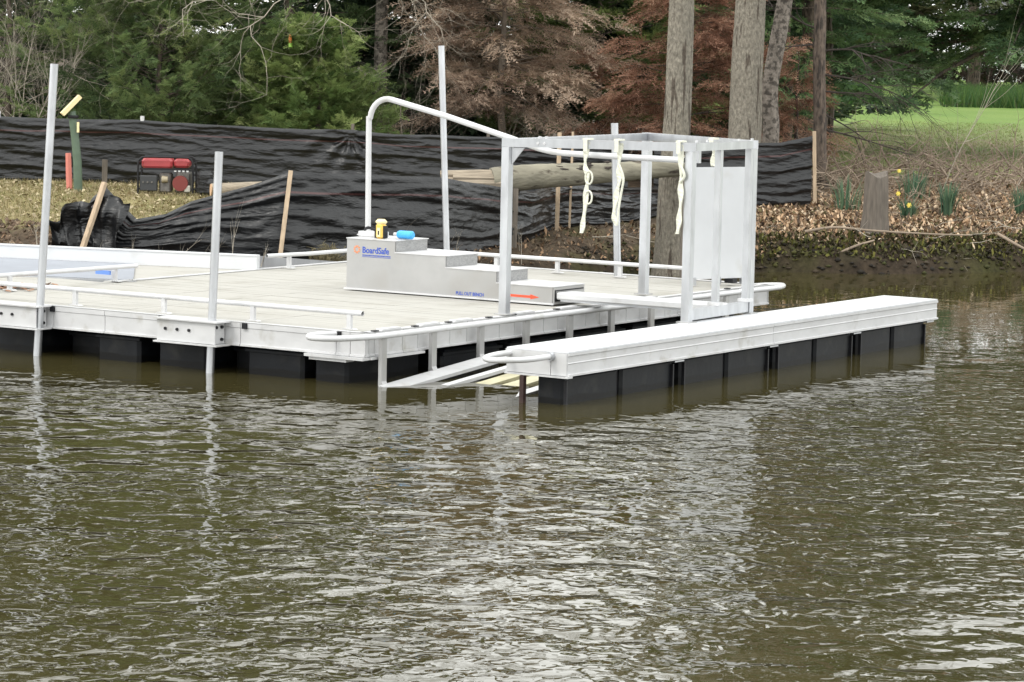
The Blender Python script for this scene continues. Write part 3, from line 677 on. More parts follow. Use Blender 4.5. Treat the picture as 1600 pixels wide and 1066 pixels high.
s1 = strap(u, v - .03, 1.28, [(0, ZT - .02), (-.03, ZT - .2), (.0, ZT - .32), (-.01, ZT - .5), (-.03, ZT - .72), (-.05, ZT - .85)], 'leftmost strap on the front beam, knotted in two loops')
for zc_ in (ZT - .34, ZT - .52):
    lp = arc((u + .02, v - .035, zc_), .05, -PI / 2, PI * 1.5, 14, (.75, 0, 0), (0, 0, 1.2)); MB().tube(lp, .009, 6).build('strap_loop', ROPE, s1, True)
u, v = fb(.62)
s2 = strap(u, v - .03, 1.34, [(.02, ZT - .02), (.0, ZT - .2), (.01, ZT - .35), (-.02, ZT - .5), (-.04, ZT - .68), (-.01, ZT - .77)], 'middle strap on the front beam, hanging in one long loop')
MB().tube(smoothpath([(u + .0, v - .035, ZT - .2), (u + .055, v - .035, ZT - .33), (u + .04, v - .035, ZT - .45), (u + .015, v - .035, ZT - .6), (u, v - .035, ZT - .76)], 4), .011, 6).build('strap_loop', ROPE, s2, True)
u, v = fb(.955)
s3 = strap(u, v - .03, 1.33, [(0, ZT - .02), (.005, ZT - .3), (.01, ZT - .5), (.0, ZT - .7), (-.015, ZT - .83)], 'rightmost strap on the front beam, hanging straight beside the corner post')
MB().tube(smoothpath([(u, v - .035, ZT - .2), (u + .045, v - .035, ZT - .3), (u, v - .035, ZT - .36)], 4), .014, 6).build('strap_loop', ROPE, s3, True)
u = 1.47; 
s4 = strap(u - .3, 3.95, 1.7, [(0, ZT - .02), (0, ZT - .12), (0, ZT - .25)], 'short strap end hanging inside the right side of the canopy frame')

# ------------------------------------------------------------------ white panel at the rear corner
wp = dthing('white_board', (-.33, 6.83, ZD + .02), 'upright white plastic panel behind the right posts of the canopy frame', 'panel')
A = Vector((-.50, 6.46, 0)); B_ = Vector((-.19, 7.17, 0)); zz0, zz1 = .53, 1.70
mb = MB(); mb.bar(A + Vector((0, 0, (zz0 + zz1) / 2)), B_ + Vector((0, 0, (zz0 + zz1) / 2)), .03, zz1 - zz0); mb.build('board_sheet', BOARD, wp)
for t in (.08, .5, .92):
    q = A.lerp(B_, t); MB().bar((q.x, q.y, ZD + .014), (q.x, q.y, zz0 + .02), .05, .05).build('board_foot', ALU, wp)
q = A.lerp(B_, .72) ; MB().box(q.x - .05, q.x + .05, q.y - .05, q.y + .05, ZD + .03, ZD + .075).build('dark_wedge', DARK, wp)

# ------------------------------------------------------------------ silt fences
def fence(name, label, top, bot, stakes, n_rows=46, amp=.05, seed=0, pinch=()):
    """top / bot: polylines of (x, y, z); a wrinkled sheet is hung between them"""
    T = np.array(top, float); Bt = np.array(bot, float)
    def resamp(P, s_):
        L = np.r_[0, np.cumsum(np.linalg.norm(np.diff(P[:, :2], axis=0), axis=1))]; L /= L[-1]
        return np.stack([np.interp(s_, L, P[:, k]) for k in range(3)], 1)
    length = np.linalg.norm(np.diff(T[:, :2], axis=0), axis=1).sum(); nc = int(length / .022)
    s_ = np.linspace(0, 1, nc); a = resamp(T, s_); c = resamp(Bt, s_)
    h = np.linspace(0, 1, n_rows)[:, None]
    P = a[None] * h[..., None] + c[None] * (1 - h[..., None])
    xx = s_[None] * length + 0 * h; hh = h + 0 * xx
    # horizontal drawn folds (long along the run) with diagonal drift
    def ridge(v, k): return (1 - np.abs(v)) ** k
    n1 = vnoise(xx * .40 + hh * .8, hh * 3.6 + xx * .10, 1, 3, seed + 1); n2 = vnoise(xx * .9 - hh * 2.6, hh * 8 + xx * .75, 1, 3, seed + 2)
    n3 = vnoise(xx * 2 + hh * 3, hh * 17 - xx, 1, 2, seed + 3) * np.clip(vnoise(xx, hh, .8, 2, seed + 5) * 2 + .5, 0, 1.5)
    disp = amp * (ridge(n1 * 1.6, 2) * .9 + ridge(n2 * 1.7, 2) * .5 + n3 * .10) * np.clip(hh * 14, 0.3, 1) * np.clip((1 - hh) * 14, .35, 1)
    disp += .028 * np.exp(-((hh - .965) / .022) ** 2) + .012 * np.exp(-((hh - .89) / .012) ** 2)
    for (ps, ph, w) in pinch:     # folds radiating from a tied point
        dx = xx - ps; dz = (hh - ph) * .9; ang = np.arctan2(dz, dx); r = np.hypot(dx, dz)
        disp += .026 * np.cos(ang * 11 + 2 * vnoise(r * 3, ang, 1, 2, seed)) * np.exp(-(r / w) ** 2) * np.clip(r / .12, 0, 1)
    d = np.gradient(a[:, :2], axis=0); nrm = np.stack([d[:, 1], -d[:, 0]], 1); nrm /= np.linalg.norm(nrm, axis=1)[:, None]
    P[..., 0] += nrm[None, :, 0] * disp; P[..., 1] += nrm[None, :, 1] * disp
    P[..., 2] += .012 * vnoise(xx, hh * 2, 2, 2, seed + 7) + .35 * amp * n1 * np.sin(hh * PI)
    ii = np.arange(n_rows * nc).reshape(n_rows, nc)
    F = np.stack([ii[:-1, :-1], ii[:-1, 1:], ii[1:, 1:], ii[1:, :-1]], -1).reshape(-1, 4)
    base = tuple(Bt[0]); o = empty(name, base, label, 'fence', 'black silt fences on the bank')
    mk('fabric', P.reshape(-1, 3), F, FABRIC, o, True, uv=np.stack([xx.ravel(), hh.ravel()], 1))
    for (p, q, w, m_) in stakes:
        mb = MB(); mb.bar(p, q, w, w * .7); mb.build('stake', m_, o)
    return o
def bfz(x, y, dz=-.03): return gz(x, y) + dz
top = [(-9.5, 42.6, 1.80), (-7.34, 42.4, 1.74), (-5.34, 42.4, 1.73), (-3.34, 42.4, 1.66), (-2.35, 42.4, 1.66), (-1.7, 42.4, 1.61), (-.97, 42.4, 1.60), (-.06, 42.4, 1.60), (.55, 42.4, 1.59), (1.6, 42.4, 1.55)]
bot = [(x, y - .05, bfz(x, y)) for x, y, z in top]
fence('silt_fence', 'rear run of black silt fabric behind the generator', top, bot,
      [((x, 42.47, gz(x, 42.47) - .2), (x + dx, 42.47, z + .06), .045, STAKE2) for x, dx, z in ((-7.4, 0, 1.7), (-5.33, 0, 1.72), (-2.35, .02, 1.68), (-.4, 0, 1.6), (.55, 0, 1.6))], seed=3, pinch=((7.15, .93, .75),), amp=.055)
top = [(2.0, 43.0, 1.45), (2.7, 42.9, 1.52), (3.35, 42.85, 1.57), (3.8, 42.85, 1.58), (4.26, 42.9, 1.70)]
bot = [(x, y - .04, bfz(x, y) + (.0 if x < 4 else .08)) for x, y, z in top]
fence('silt_fence', 'short run of black silt fabric ending at a stake beside the thin trunk', top, bot,
      [((4.33, 42.85, gz(4.3, 42.9) - .2), (4.28, 42.86, 1.76), .05, STAKE)], seed=11, amp=.05)
top = [(-4.95, 34.95, 1.05), (-4.80, 34.95, 1.17), (-4.62, 34.95, .98), (-4.44, 34.95, .80), (-4.1, 34.95, .86), (-3.8, 34.95, 1.02), (-3.09, 34.95, 1.23), (-2.63, 34.9, 1.39), (-2.2, 35.15, 1.37), (-1.6, 35.6, 1.33), (-.9, 36.1, 1.30), (-.22, 37.0, 1.16), (.2, 37.8, 1.06), (.52, 38.75, 1.12), (.85, 39.3, 1.10), (1.5, 40.3, 1.02), (2.0, 41.3, 1.0)]
bot = []
for x, y, z in top:
    yb = y - .12 if x < -.5 else y - .05; xb = x if x > -4.4 else x - .28 + (x + 4.4) * .15
    bot.append((xb, yb, gz(xb, yb) - .03))
fence('silt_fence', 'front run of black silt fabric sagging between leaning stakes behind the dock', top, bot,
      [((-5.12, 34.5, gz(-5.1, 34.5) - .1), (-4.81, 34.86, 1.22), .062, STAKE), ((-2.72, 34.50, .36), (-2.62, 34.72, 1.41), .05, STAKE),
       ((.55, 38.5, gz(.55, 38.5) - .1), (.56, 38.55, 1.80), .055, STAKE), ((.72, 38.9, gz(.7, 38.9)), (.74, 39, 1.80), .03, STAKE)], seed=21, amp=.075)
# bunched end of the front fabric
nb = 40; th = np.linspace(0, 1, 60)
P = []; 
for i, t in enumerate(np.linspace(0, 1, nb)):
    for j, s_ in enumerate(th):
        a_ = s_ * PI * 1.15 - .1
        x = -5.38 + .85 * s_ + .04 * math.sin(5 * t + 3 * s_) - .10 * (1 - t); y = 34.72 + .12 * math.sin(a_) + .035 * math.sin(t * 11 + s_ * 4) + .03 * float(vnoise(s_ * 5, t * 3, 1, 3, 2))
        z = gz(x, 34.8) - .02 + (1.06 - .45 + .12 * s_ - (.14 if s_ < .12 else 0)) * t + .04 * math.sin(s_ * 14 + t * 4)
        P.append((x + .012 * math.sin(s_ * 34 + 4 * t), y - .03 * math.sin(s_ * 26 + 3 * t), z))
ii = np.arange(nb * 60).reshape(nb, 60); F = np.stack([ii[:-1, :-1], ii[:-1, 1:], ii[1:, 1:], ii[1:, :-1]], -1).reshape(-1, 4)
o = mk('fabric_bundle', P, F, FABRIC, None, True, off=(-5.0, 34.7, .5), uv=np.stack([np.tile(th, nb), np.repeat(np.linspace(0, .7, nb), 60)], 1)); o.location = (-5.0, 34.7, .5)
tag(o, 'bunched loose end of black fabric behind the leaning stake', 'fabric')

# ------------------------------------------------------------------ things on the bank
ge = empty('generator', (-4.75, 40.55, gz(-4.75, 40.55)), 'portable generator with red tank in a black frame on dry grass', 'generator')
gx0, gy0, g0 = -5.12, 40.4, gz(-4.75, 40.5) - .02
def G(x, y, z): return (gx0 + x, gy0 + y, g0 + z)
for y in (0, .42):
    MB().tube(smoothpath([G(0, y, .03), G(0, y, .42), G(.04, y, .50), G(.12, y, .52), G(.62, y, .52), G(.70, y, .50), G(.74, y, .42), G(.74, y, .03), G(.70, y, 0), G(.04, y, 0), G(0, y, .03)], 4), .014, 8).build('frame_tube', DARK, ge, True)
for x in (0.0, .74):
    for z in (.08, .44): MB().tube([G(x, 0, z), G(x, .42, z)], .012, 8).build('cross_tube', DARK, ge, True)
mb = MB(); mb.box(gx0 + .04, gx0 + .46, gy0 + .03, gy0 + .38, g0 + .36, g0 + .50, .035); tk = mb.build('fuel_tank', GENR, ge)
MB().box(gx0 + .48, gx0 + .69, gy0 + .03, gy0 + .38, g0 + .38, g0 + .495, .03).build('tank_cover', GENR, ge)
MB().box(gx0 + .02, gx0 + .70, gy0 - .005, gy0 + .02, g0 + .345, g0 + .372).build('tank_rail', DARK, ge)
MB().box(gx0 + .02, gx0 + .26, gy0 - .01, gy0 + .08, g0 + .06, g0 + .27, .012).build('control_panel', mat('grey_black_panel', (.035, .037, .04), .5), ge)
for k in range(3): MB().tube([G(.07 + .06 * k, -.012, .18), G(.07 + .06 * k, -.028, .18)], .014, 8).build('outlet', GENG, ge)
MB().tube([G(.32, .03, .22), G(.40, .03, .22)], [.05, .04], 12).build('muffler', mat('tan_engine', (.34, .29, .2), .5), ge, True)
MB().box(gx0 + .28, gx0 + .44, gy0 + .05, gy0 + .34, g0 + .04, g0 + .30, .02).build('alternator', GENG, ge)
MB().tube([G(.57, .0, .17), G(.57, .08, .17)], .105, 18).build('recoil_housing', BRONZE, ge, True)
MB().box(gx0 + .5, gx0 + .70, gy0 + .08, gy0 + .34, g0 + .04, g0 + .32, .02).build('engine_block', GENG, ge)
MB().box(gx0 + .62, gx0 + .71, gy0 + .01, gy0 + .1, g0 + .05, g0 + .14, .01).build('air_filter', mat('bright_alloy', (.5, .48, .42), .4, .6), ge)
for k in range(4): MB().box(gx0 + .49 + k * .055, gx0 + .52 + k * .055, gy0 - .012, gy0 + .0, g0 + .325, g0 + .345).build('warning_decal', WPLAS, ge)

pp = empty('green_pipe', (-6.0, 40.7, .75), 'dark green pipe post with a tilted pale plate on its top', 'post')
MB().tube([(-5.97, 40.7, .6), (-5.99, 40.7, 1.2), (-6.02, 40.7, 1.5), (-6.07, 40.7, 1.88)], [.062, .060, .056, .053], 14).build('pipe', GREENP, pp, True)
MB().bar((-6.19, 40.62, 1.84), (-5.96, 40.70, 2.09), .12, .055, side=(.35, -.93, 0)).build('cap_plate', YEL2, pp)
MB().box(-6.12, -5.98, 40.62, 40.76, 1.79, 1.83, .01).build('cap_collar', DARK, pp)
MB().box(-5.985, -5.955, 40.6, 40.63, 1.60, 1.74).build('pale_tag', YEL2, pp)
o = MB().tube([(-6.13, 41, .6), (-6.15, 41, 1.0), (-6.16, 41, 1.30)], [.04, .042, .038], 8).build('marker_stake', PINK, None, True, off=(-6.13, 41, .8)); o.location = (-6.13, 41, .8)
tag(o, 'short stake wrapped in faded pink beside the green pipe', 'stake')
o = MB().bar((-5.66, 41, .7), (-5.655, 41, 1.22), .07, .05).build('dark_stake', STAKE2, None, off=(-5.66, 41, .8)); o.location = (-5.66, 41, .8)
tag(o, 'dark stub of a stake between green pipe and generator', 'stake')
# rough dark cloth beside the generator and cut log end
cl = MB(); 
for k in range(3): cl.box(-4.32 + .1 * k, -4.1 + .12 * k, 40.3 - .05 * k, 40.6, .78, 1.12 - .1 * k, .05)
o = cl.build('dark_tarp', FABRIC, None, off=(-4.2, 40.4, .8)); o.location = (-4.2, 40.4, .8); tag(o, 'crumpled dark tarp lying right of the generator', 'tarp')
fl = empty('cut_log', (-3.7, 39.3, gz(-3.7, 39.3)), 'pale cut log lying on the grass between the two fence runs', 'log')
MB().tube([(-4.0, 39.2, .93), (-3.5, 39.35, .95), (-2.9, 39.6, .98)], [.085, .09, .08], 14).build('log_body', LOGEND, fl, True)
MB().tube([(-4.012, 39.197, .93), (-4.0, 39.2, .93)], .078, 14).build('cut_end', CUTW, fl)
# raised log
lg = empty('raised_log', (.8, 37.6, gz(.8, 37.6)), 'long weathered log propped level on posts in front of the silt fence', 'log')
P = []; Rr = []
for i in range(40):
    t = i / 39 * .82; x = -.30 + 3.1 * t
    P.append((x, 37.33 + .8 * t, 1.215 + .26 * t + .012 * math.sin(9 * t))); Rr.append(.155 - .035 * t + .012 * math.sin(7 * t + 1) + random.uniform(-.004, .004))
mb = MB(); mb.tube(P, Rr, 20); vv = np.array(mb.v); vv += .008 * np.stack([vnoise(vv[:, 0] * 3, vv[:, 2] * 12, 1, 3, s_) for s_ in (1, 2, 3)], 1); mb.v = [tuple(x) for x in vv]
mb.build('log_body', LOGM, lg, True)
for k in range(7):
    a0 = k * .9; rr = .055 + .02 * random.random()
    p0 = Vector((-.32, 37.33 + .08 * math.cos(a0), 1.215 + .075 * math.sin(a0))); L_ = .28 + .22 * random.random()
    MB().tube([p0 + Vector((.2, 0, 0)), p0 + Vector((-L_ * .4, 0, .0)), p0 + Vector((-.46 - .08 * (k % 3), .02 * k % .03, .01 * (k - 3)))], [rr * 1.2, rr * 1.15, rr * .95], 7).build('splintered_end', LOGEND, lg)
MB().tube([(2.24, 37.985, 1.43), (2.25, 37.988, 1.431)], .118, 18).build('cut_end', CUTW, lg)
for (x, y) in ((-.24, 37.25), (-.0, 37.2)):
    MB().bar((x, y, gz(x, y) - .2), (x + .01, y + .05, 1.13), .065, .06).build('prop_post', STAKE2, lg)
MB().bar((2.16, 37.75, gz(2.1, 37.8) - .2), (2.16, 37.9, 1.30), .08, .07).build('prop_post', STAKE2, lg)
# bark plates / knots on the log
for k in range(16):
    t = random.uniform(.02, .5); x = -.30 + 3.1 * t; a = random.uniform(.2, 1.4)
    c = Vector((x, 37.33 + .8 * t - .148 * math.cos(a), 1.215 + .26 * t + .148 * math.sin(a)))
    mb = MB(); L_ = random.uniform(.03, .09)
    mb.tube([c - Vector((L_, 0, 0)), c, c + Vector((L_, 0, 0))], [.004, random.uniform(.010, .02), .004], 6); mb.build('bark_scrap', TWIGD, lg)
# old pile stump
mb = MB(); prof = [(0, .22), (.15, .19), (.35, .165), (.6, .158), (.82, .152), (.90, .142)]
mb.tube([(4.89 + .01 * math.sin(3 * z), 40.35, gz(4.9, 40.35) - .1 + z) for z, r in prof], [r for z, r in prof], 18)
vv = np.array(mb.v); an = np.arctan2(vv[:, 1] - 40.35, vv[:, 0] - 4.89); rr = 1 + .07 * np.sin(an * 7) + .05 * np.sin(an * 11 + 2); vv[:, 0] = 4.89 + (vv[:, 0] - 4.89) * rr; vv[:, 1] = 40.35 + (vv[:, 1] - 40.35) * rr
top_ = vv[:, 2] > vv[:, 2].max() - .05; vv[top_, 2] += .05 * np.sin(an[top_] * 2 + 1) ; mb.v = [tuple(x) for x in vv]
o = mb.build('old_pile', STAKE2, None, True, off=(4.89, 40.35, .5)); o.location = (4.89, 40.35, .5); tag(o, 'grey weathered wooden pile stump standing on the leaf covered bank', 'post')
o = MB().tube([(-7.42 + .09 * math.cos(a), 42.2, 1.78 + .09 * math.sin(a)) for a in np.linspace(0, 2 * PI, 22)], .035, 8).build('white_ring', WPLAS, None, True, off=(-7.42, 42.2, 1.75)); o.location = (-7.42, 42.2, 1.75)
tag(o, 'white ring hooked on the rear fence at the left edge', 'ring')
o = MB().tube([(-5.32, 42.4, 1.72), (-5.32, 42.4, 1.79)], .03, 8).build('fence_cap', WPLAS, None, off=(-5.32, 42.4, 1.72)); o.location = (-5.32, 42.4, 1.72); tag(o, 'tiny white cap on a post of the rear fence', 'cap')

# ------------------------------------------------------------------ vegetation
def frond(n=8, droop=.15, fan=1.0, width=.10, seed=0):
    """a flat needle spray of unit length along +X: stem side-shoots each made of slim triangles"""
    r = np.random.default_rng(seed); V = []; 
    def tri(a, d, L, w, up):
        d = d / np.linalg.norm(d); s_ = np.cross(d, up); s_ /= np.linalg.norm(s_) + 1e-9
        V.extend([a - s_ * w, a + s_ * w, a + d * L])
    upv = np.array([0, 0, 1.])
    for i in range(n):
        t = (i + .5) / n; p = np.array([t, 0, -droop * t * t]); L = fan * (.42 * (1 - t) + .12)
        for sg in (-1, 1):
            ang = math.radians(48 - 18 * t + r.uniform(-10, 10)); d = np.array([math.cos(ang), sg * math.sin(ang), r.uniform(-.35, .35)])
            tri(p, d, L, width * .30, upv)
            q = p + d * L * .5
            for s2 in (-1, 1):
                a2 = ang * sg + s2 * .7; tri(q, np.array([math.cos(a2), math.sin(a2), r.uniform(-.5, .4)]), L * .5, width * .24, upv)
    tri(np.array([.55, 0, -droop * .3]), np.array([1, 0, -droop]), .5, width * .3, upv)
    return np.array(V)
FR_CEDAR = [frond(6, .12, 1.0, .13, s_) for s_ in range(3)]
FR_DEAD = [frond(6, .35, .8, .085, s_ + 10) for s_ in range(3)]
FR_HEM = [frond(5, .25, 1.1, .15, s_ + 20) for s_ in range(3)]
FR_COARSE = [frond(3, .15, 1.1, .30, s_ + 30) for s_ in range(3)]
def place(fr, pos, dirs, scale, cols, roll_=None):
    """instances of a spray baked into one mesh; returns verts, tris, tint"""
    N = len(pos); d = dirs / np.linalg.norm(dirs, axis=1)[:, None]
    rnd = rng.normal(size=(N, 3)) * .35 + np.array([0, 0, 1]); s_ = np.cross(d, rnd); s_ /= np.linalg.norm(s_, axis=1)[:, None]; u = np.cross(s_, d)
    out = []; tn = []; k = rng.integers(0, len(fr), N)
    for j in range(len(fr)):
        m_ = k == j
        if not m_.any(): continue
        f = fr[j]
        q = (f[None, :, 0:1] * d[m_][:, None] + f[None, :, 1:2] * s_[m_][:, None] + f[None, :, 2:3] * u[m_][:, None]) * scale[m_][:, None, None] + pos[m_][:, None]
        out.append(q.reshape(-1, 3)); c = np.repeat(cols[m_], len(f), axis=0)
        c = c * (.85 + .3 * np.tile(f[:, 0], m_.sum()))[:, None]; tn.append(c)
    V = np.concatenate(out); T = np.concatenate(tn); F = np.arange(len(V)).reshape(-1, 3)
    return V, F, T
def tubes3(segs, seg=4):
    """many thin tapering tubes: list of (p, q, r0, r1) -> verts, quads"""
    V = []; F = []
    for (p, q, ra, rb) in segs:
        p = Vector(p); q = Vector(q); d = q - p
        if d.length < 1e-5: continue
        u = d.orthogonal().normalized(); w = d.normalized().cross(u); b_ = len(V)
        for c, r in ((p, ra), (q, rb)):
            for k in range(seg):
                a = 2 * PI * k / seg; V.append(tuple(c + (u * math.cos(a) + w * math.sin(a)) * r))
        for k in range(seg): F.append((b_ + k, b_ + (k + 1) % seg, b_ + seg + (k + 1) % seg, b_ + seg + k))
    return np.array(V), np.array(F)
def conifer(name, x, y, h, rad, label, cols, fr, z0=.1, n_br=70, per=34, spray=.30, droop=-.1, trunk_r=.09, bark=None, prof=1.0, lean=(0, 0), fine_z=4.2, puff=.25, base_bare=.0, group=None, cat='tree', az=None, wood=True):
    zb = gz(x, y); o = empty(name, (x, y, zb), label, cat, group)
    segs = []; pos = []; dr = []; sc_ = []; cl_ = []
    bark = bark or BARKD
    top = Vector((x + lean[0], y + lean[1], zb + h))
    mb = MB(); npt = 8
    tp_ = [Vector((x, y, zb - .1)).lerp(top, i / npt) + Vector((.04 * math.sin(i * 2.1), 0, 0)) * (h / 6) for i in range(npt + 1)]
    mb.tube(tp_, [trunk_r * (1 - .9 * i / npt) for i in range(npt + 1)], 8); mb.build('trunk', bark, o, True)
    cols = np.array(cols)
    for b_ in range(n_br):
        t = base_bare + (1 - base_bare) * (b_ + random.random()) / n_br; z = zb + z0 + (h - z0) * t
        a = random.uniform(0, 2 * PI) if az is None else random.uniform(*az)
        L = rad * (((1 - t) ** prof) * .92 + .08) * random.uniform(.65, 1.12)
        fine = z < zb + fine_z
        p0 = Vector((x, y, zb)).lerp(top, (z - zb) / h); 
        dirv = Vector((math.cos(a), math.sin(a), random.uniform(-.1, .25) + .1)); dirv.normalize()
        sag = droop * random.uniform(.6, 1.4)
        def bp(s_): return p0 + dirv * L * s_ + Vector((0, 0, sag * L * s_ * s_))
        for i in range(4): segs.append((bp(i / 4), bp((i + 1) / 4), trunk_r * .13 * (1 - i / 4.5) * (L / 1.5 + .3), trunk_r * .13 * (1 - (i + 1) / 4.5) * (L / 1.5 + .3)))
        n = int(per * (L / rad + .25) * (1 if fine else .20)); side = Vector((-dirv.y, dirv.x, 0)).normalized()
        bright = random.uniform(0, 1)
        for k in range(n):
            s_ = random.uniform(.22, 1.03); off = (1.05 - s_) * L * .42 * random.uniform(-1, 1)
            p = bp(s_) + side * off + Vector((0, 0, random.gauss(0, .05) - abs(off) * .12))
            dd = dirv * (1.0) + side * (1.3 * (1 if off > 0 else -1) * random.uniform(.1, 1)) + Vector((0, 0, sag * s_ * 1.2 + random.uniform(-puff, puff * 1.5)))
            pos.append(p); dr.append(dd); sc_.append(spray * random.uniform(.6, 1.25) * (1 if fine else 2.0))
            q = np.clip(bright * .6 + random.uniform(0, .5), 0, 1); ci = q * (len(cols) - 1); i0 = int(ci); i1 = min(i0 + 1, len(cols) - 1)
            cl_.append(cols[i0] * (1 - ci + i0) + cols[i1] * (ci - i0))
    if wood:
        V, F = tubes3(segs); mk('branches', V, F, bark, o)['kind'] = 'stuff'
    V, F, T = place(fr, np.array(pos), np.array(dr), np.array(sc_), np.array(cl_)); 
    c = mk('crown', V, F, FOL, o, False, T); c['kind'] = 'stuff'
    return o
CED = [(0.053, 0.089, 0.038), (0.118, 0.176, 0.072), (0.221, 0.294, 0.115), (0.341, 0.391, 0.158)]
CEDY = [(0.055, 0.095, 0.032), (0.13, 0.196, 0.061), (0.224, 0.291, 0.1), (0.322, 0.376, 0.144)]
DKG = [(0.031, 0.057, 0.031), (0.066, 0.107, 0.056), (0.122, 0.17, 0.086)]
TAN = [(0.17, 0.122, 0.093), (0.34, 0.25, 0.189), (0.5, 0.391, 0.3), (0.657, 0.524, 0.403)]
RUST = [(0.114, 0.06, 0.04), (0.239, 0.126, 0.084), (0.353, 0.205, 0.138), (0.436, 0.288, 0.198)]
HEM = [(0.036, 0.07, 0.036), (0.079, 0.143, 0.066), (0.155, 0.248, 0.105), (0.248, 0.333, 0.147)]
conifer('cedar_tree', -5.5, 46.0, 5.2, 2.3, 'broad blue green cedar behind the rear fence, above the generator', CED, FR_CEDAR, n_br=170, per=58, spray=.25, droop=.16, prof=.5, trunk_r=.05, puff=.8)
conifer('cedar_tree', -3.0, 45.1, 2.25, 1.45, 'low spreading yellow green cedar left of the curved grab rail', CEDY, FR_CEDAR, n_br=100, per=54, spray=.22, droop=.08, prof=.4, trunk_r=.05, puff=.7)
conifer('cedar_tree', -8.1, 47.5, 4.6, 1.5, 'yellowish vine tangled evergreen at the left edge of the wood', CEDY, FR_CEDAR, n_br=50, per=28, spray=.30, droop=.0, prof=.5, trunk_r=.07)
conifer('cedar_tree', -3.7, 48.5, 8.5, 2.4, 'darker tall evergreen rising behind the two green cedars', CED[:3], FR_CEDAR, n_br=105, per=40, spray=.36, droop=-.05, prof=.5)
conifer('dead_conifer', -.25, 47.6, 5.2, 2.25, 'tan dead conifer with drooping dry branches above the stepped bench', TAN, FR_DEAD, n_br=115, per=58, spray=.34, droop=-.26, prof=.45, trunk_r=.07, base_bare=.16, bark=TWIG)
conifer('dead_conifer', 2.6, 46.4, 3.3, 2.3, 'rust brown dead conifer between and behind the grey trunks', RUST, FR_DEAD, n_br=95, per=52, spray=.30, droop=-.22, prof=.55, trunk_r=.06, base_bare=.05, bark=TWIGD)
conifer('dead_conifer', 4.35, 46.4, 2.2, .85, 'small rust brown dead conifer by the thin dark trunk', RUST, FR_DEAD, n_br=30, per=30, spray=.26, droop=-.25, prof=.5, trunk_r=.04, bark=TWIGD)
conifer('evergreen_tree', 1.4, 51.0, 4.8, 2.3, 'mid green evergreen showing above the rust brown conifer', CEDY, FR_CEDAR, n_br=70, per=40, spray=.38, droop=-.05, prof=.45)
conifer('evergreen_tree', 4.7, 52.0, 9.0, 2.6, 'dark tall evergreen behind the leaning mottled trunk', HEM, FR_HEM, n_br=80, per=40, spray=.42, droop=-.2, prof=.4, base_bare=.10)
conifer('hemlock_tree', 10.15, 58.0, 10, 4.6, 'spreading hemlock whose low boughs hang over the lawn', HEM, FR_HEM, n_br=190, per=78, spray=.42, droop=-.24, prof=.3, trunk_r=.19, base_bare=.20)
conifer('hemlock_tree', 6.9, 66.0, 10, 2.6, 'darker hemlock in the gap between thin trunk and hanging boughs', HEM[:3], FR_HEM, n_br=80, per=46, spray=.46, droop=-.2, prof=.35, trunk_r=.10, base_bare=.12)
# tall trees whose crowns stand above the picture and darken the pond left and right of the bright middle
for (x, y, h, r, lb) in [(-11.0, 56, 17, 3.4, 'tall evergreen trunk standing behind the vine tangle'), (-7.2, 57, 18, 3.2, 'tall evergreen trunk deep behind the broad cedar'),
                         (5.2, 54, 17, 2.3, 'tall evergreen trunk just right of the mottled trunk'), (6.08, 60, 17, 2.6, 'tall evergreen directly behind the thin dark trunk')]:
    conifer('tall_evergreen', x, y, h, r, lb, DKG, FR_COARSE, n_br=110, per=40, spray=.62, droop=-.1, prof=.35, trunk_r=.16, group='tall evergreens with high crowns', wood=False, fine_z=2, base_bare=.24)
# dense dark wood further back on the left
BGT = [(-12, 50, 9, 3.0, 'dark evergreen beyond the left edge of the wood'), (-8.8, 51, 11, 3, 'tall dark evergreen behind the vine tangle'), (-6.3, 54, 10, 3, 'dark evergreen directly behind the broad blue green cedar'),
       (-2.0, 53, 7.5, 2.8, 'dark evergreen behind the brown trunk'), (.4, 55, 6.5, 2.9, 'dark evergreen behind the tan dead conifer'), (-4.4, 60, 9, 3.2, 'dark evergreen deep behind the low yellow green cedar'),
       (2.8, 57, 7, 2.8, 'dark evergreen seen between the two grey trunks'), (-10, 62, 12, 3.5, 'tallest dark evergreen deep in the left part of the wood'), (-.7, 64, 8, 3.5, 'deepest dark evergreen behind the middle of the wood'),
       (3.6, 66, 8, 3.2, 'deep evergreen behind the mottled trunk'), (6.0, 72, 9, 3.0, 'evergreen at the left end of the far lawn')]
for (x, y, h, r, lb) in BGT:
    conifer('background_evergreen', x, y, h, r, lb, DKG, FR_COARSE, n_br=95, per=34, spray=.62, droop=-.05, prof=.4, trunk_r=.12, group='dark evergreens deep in the wood', wood=False, fine_z=7)

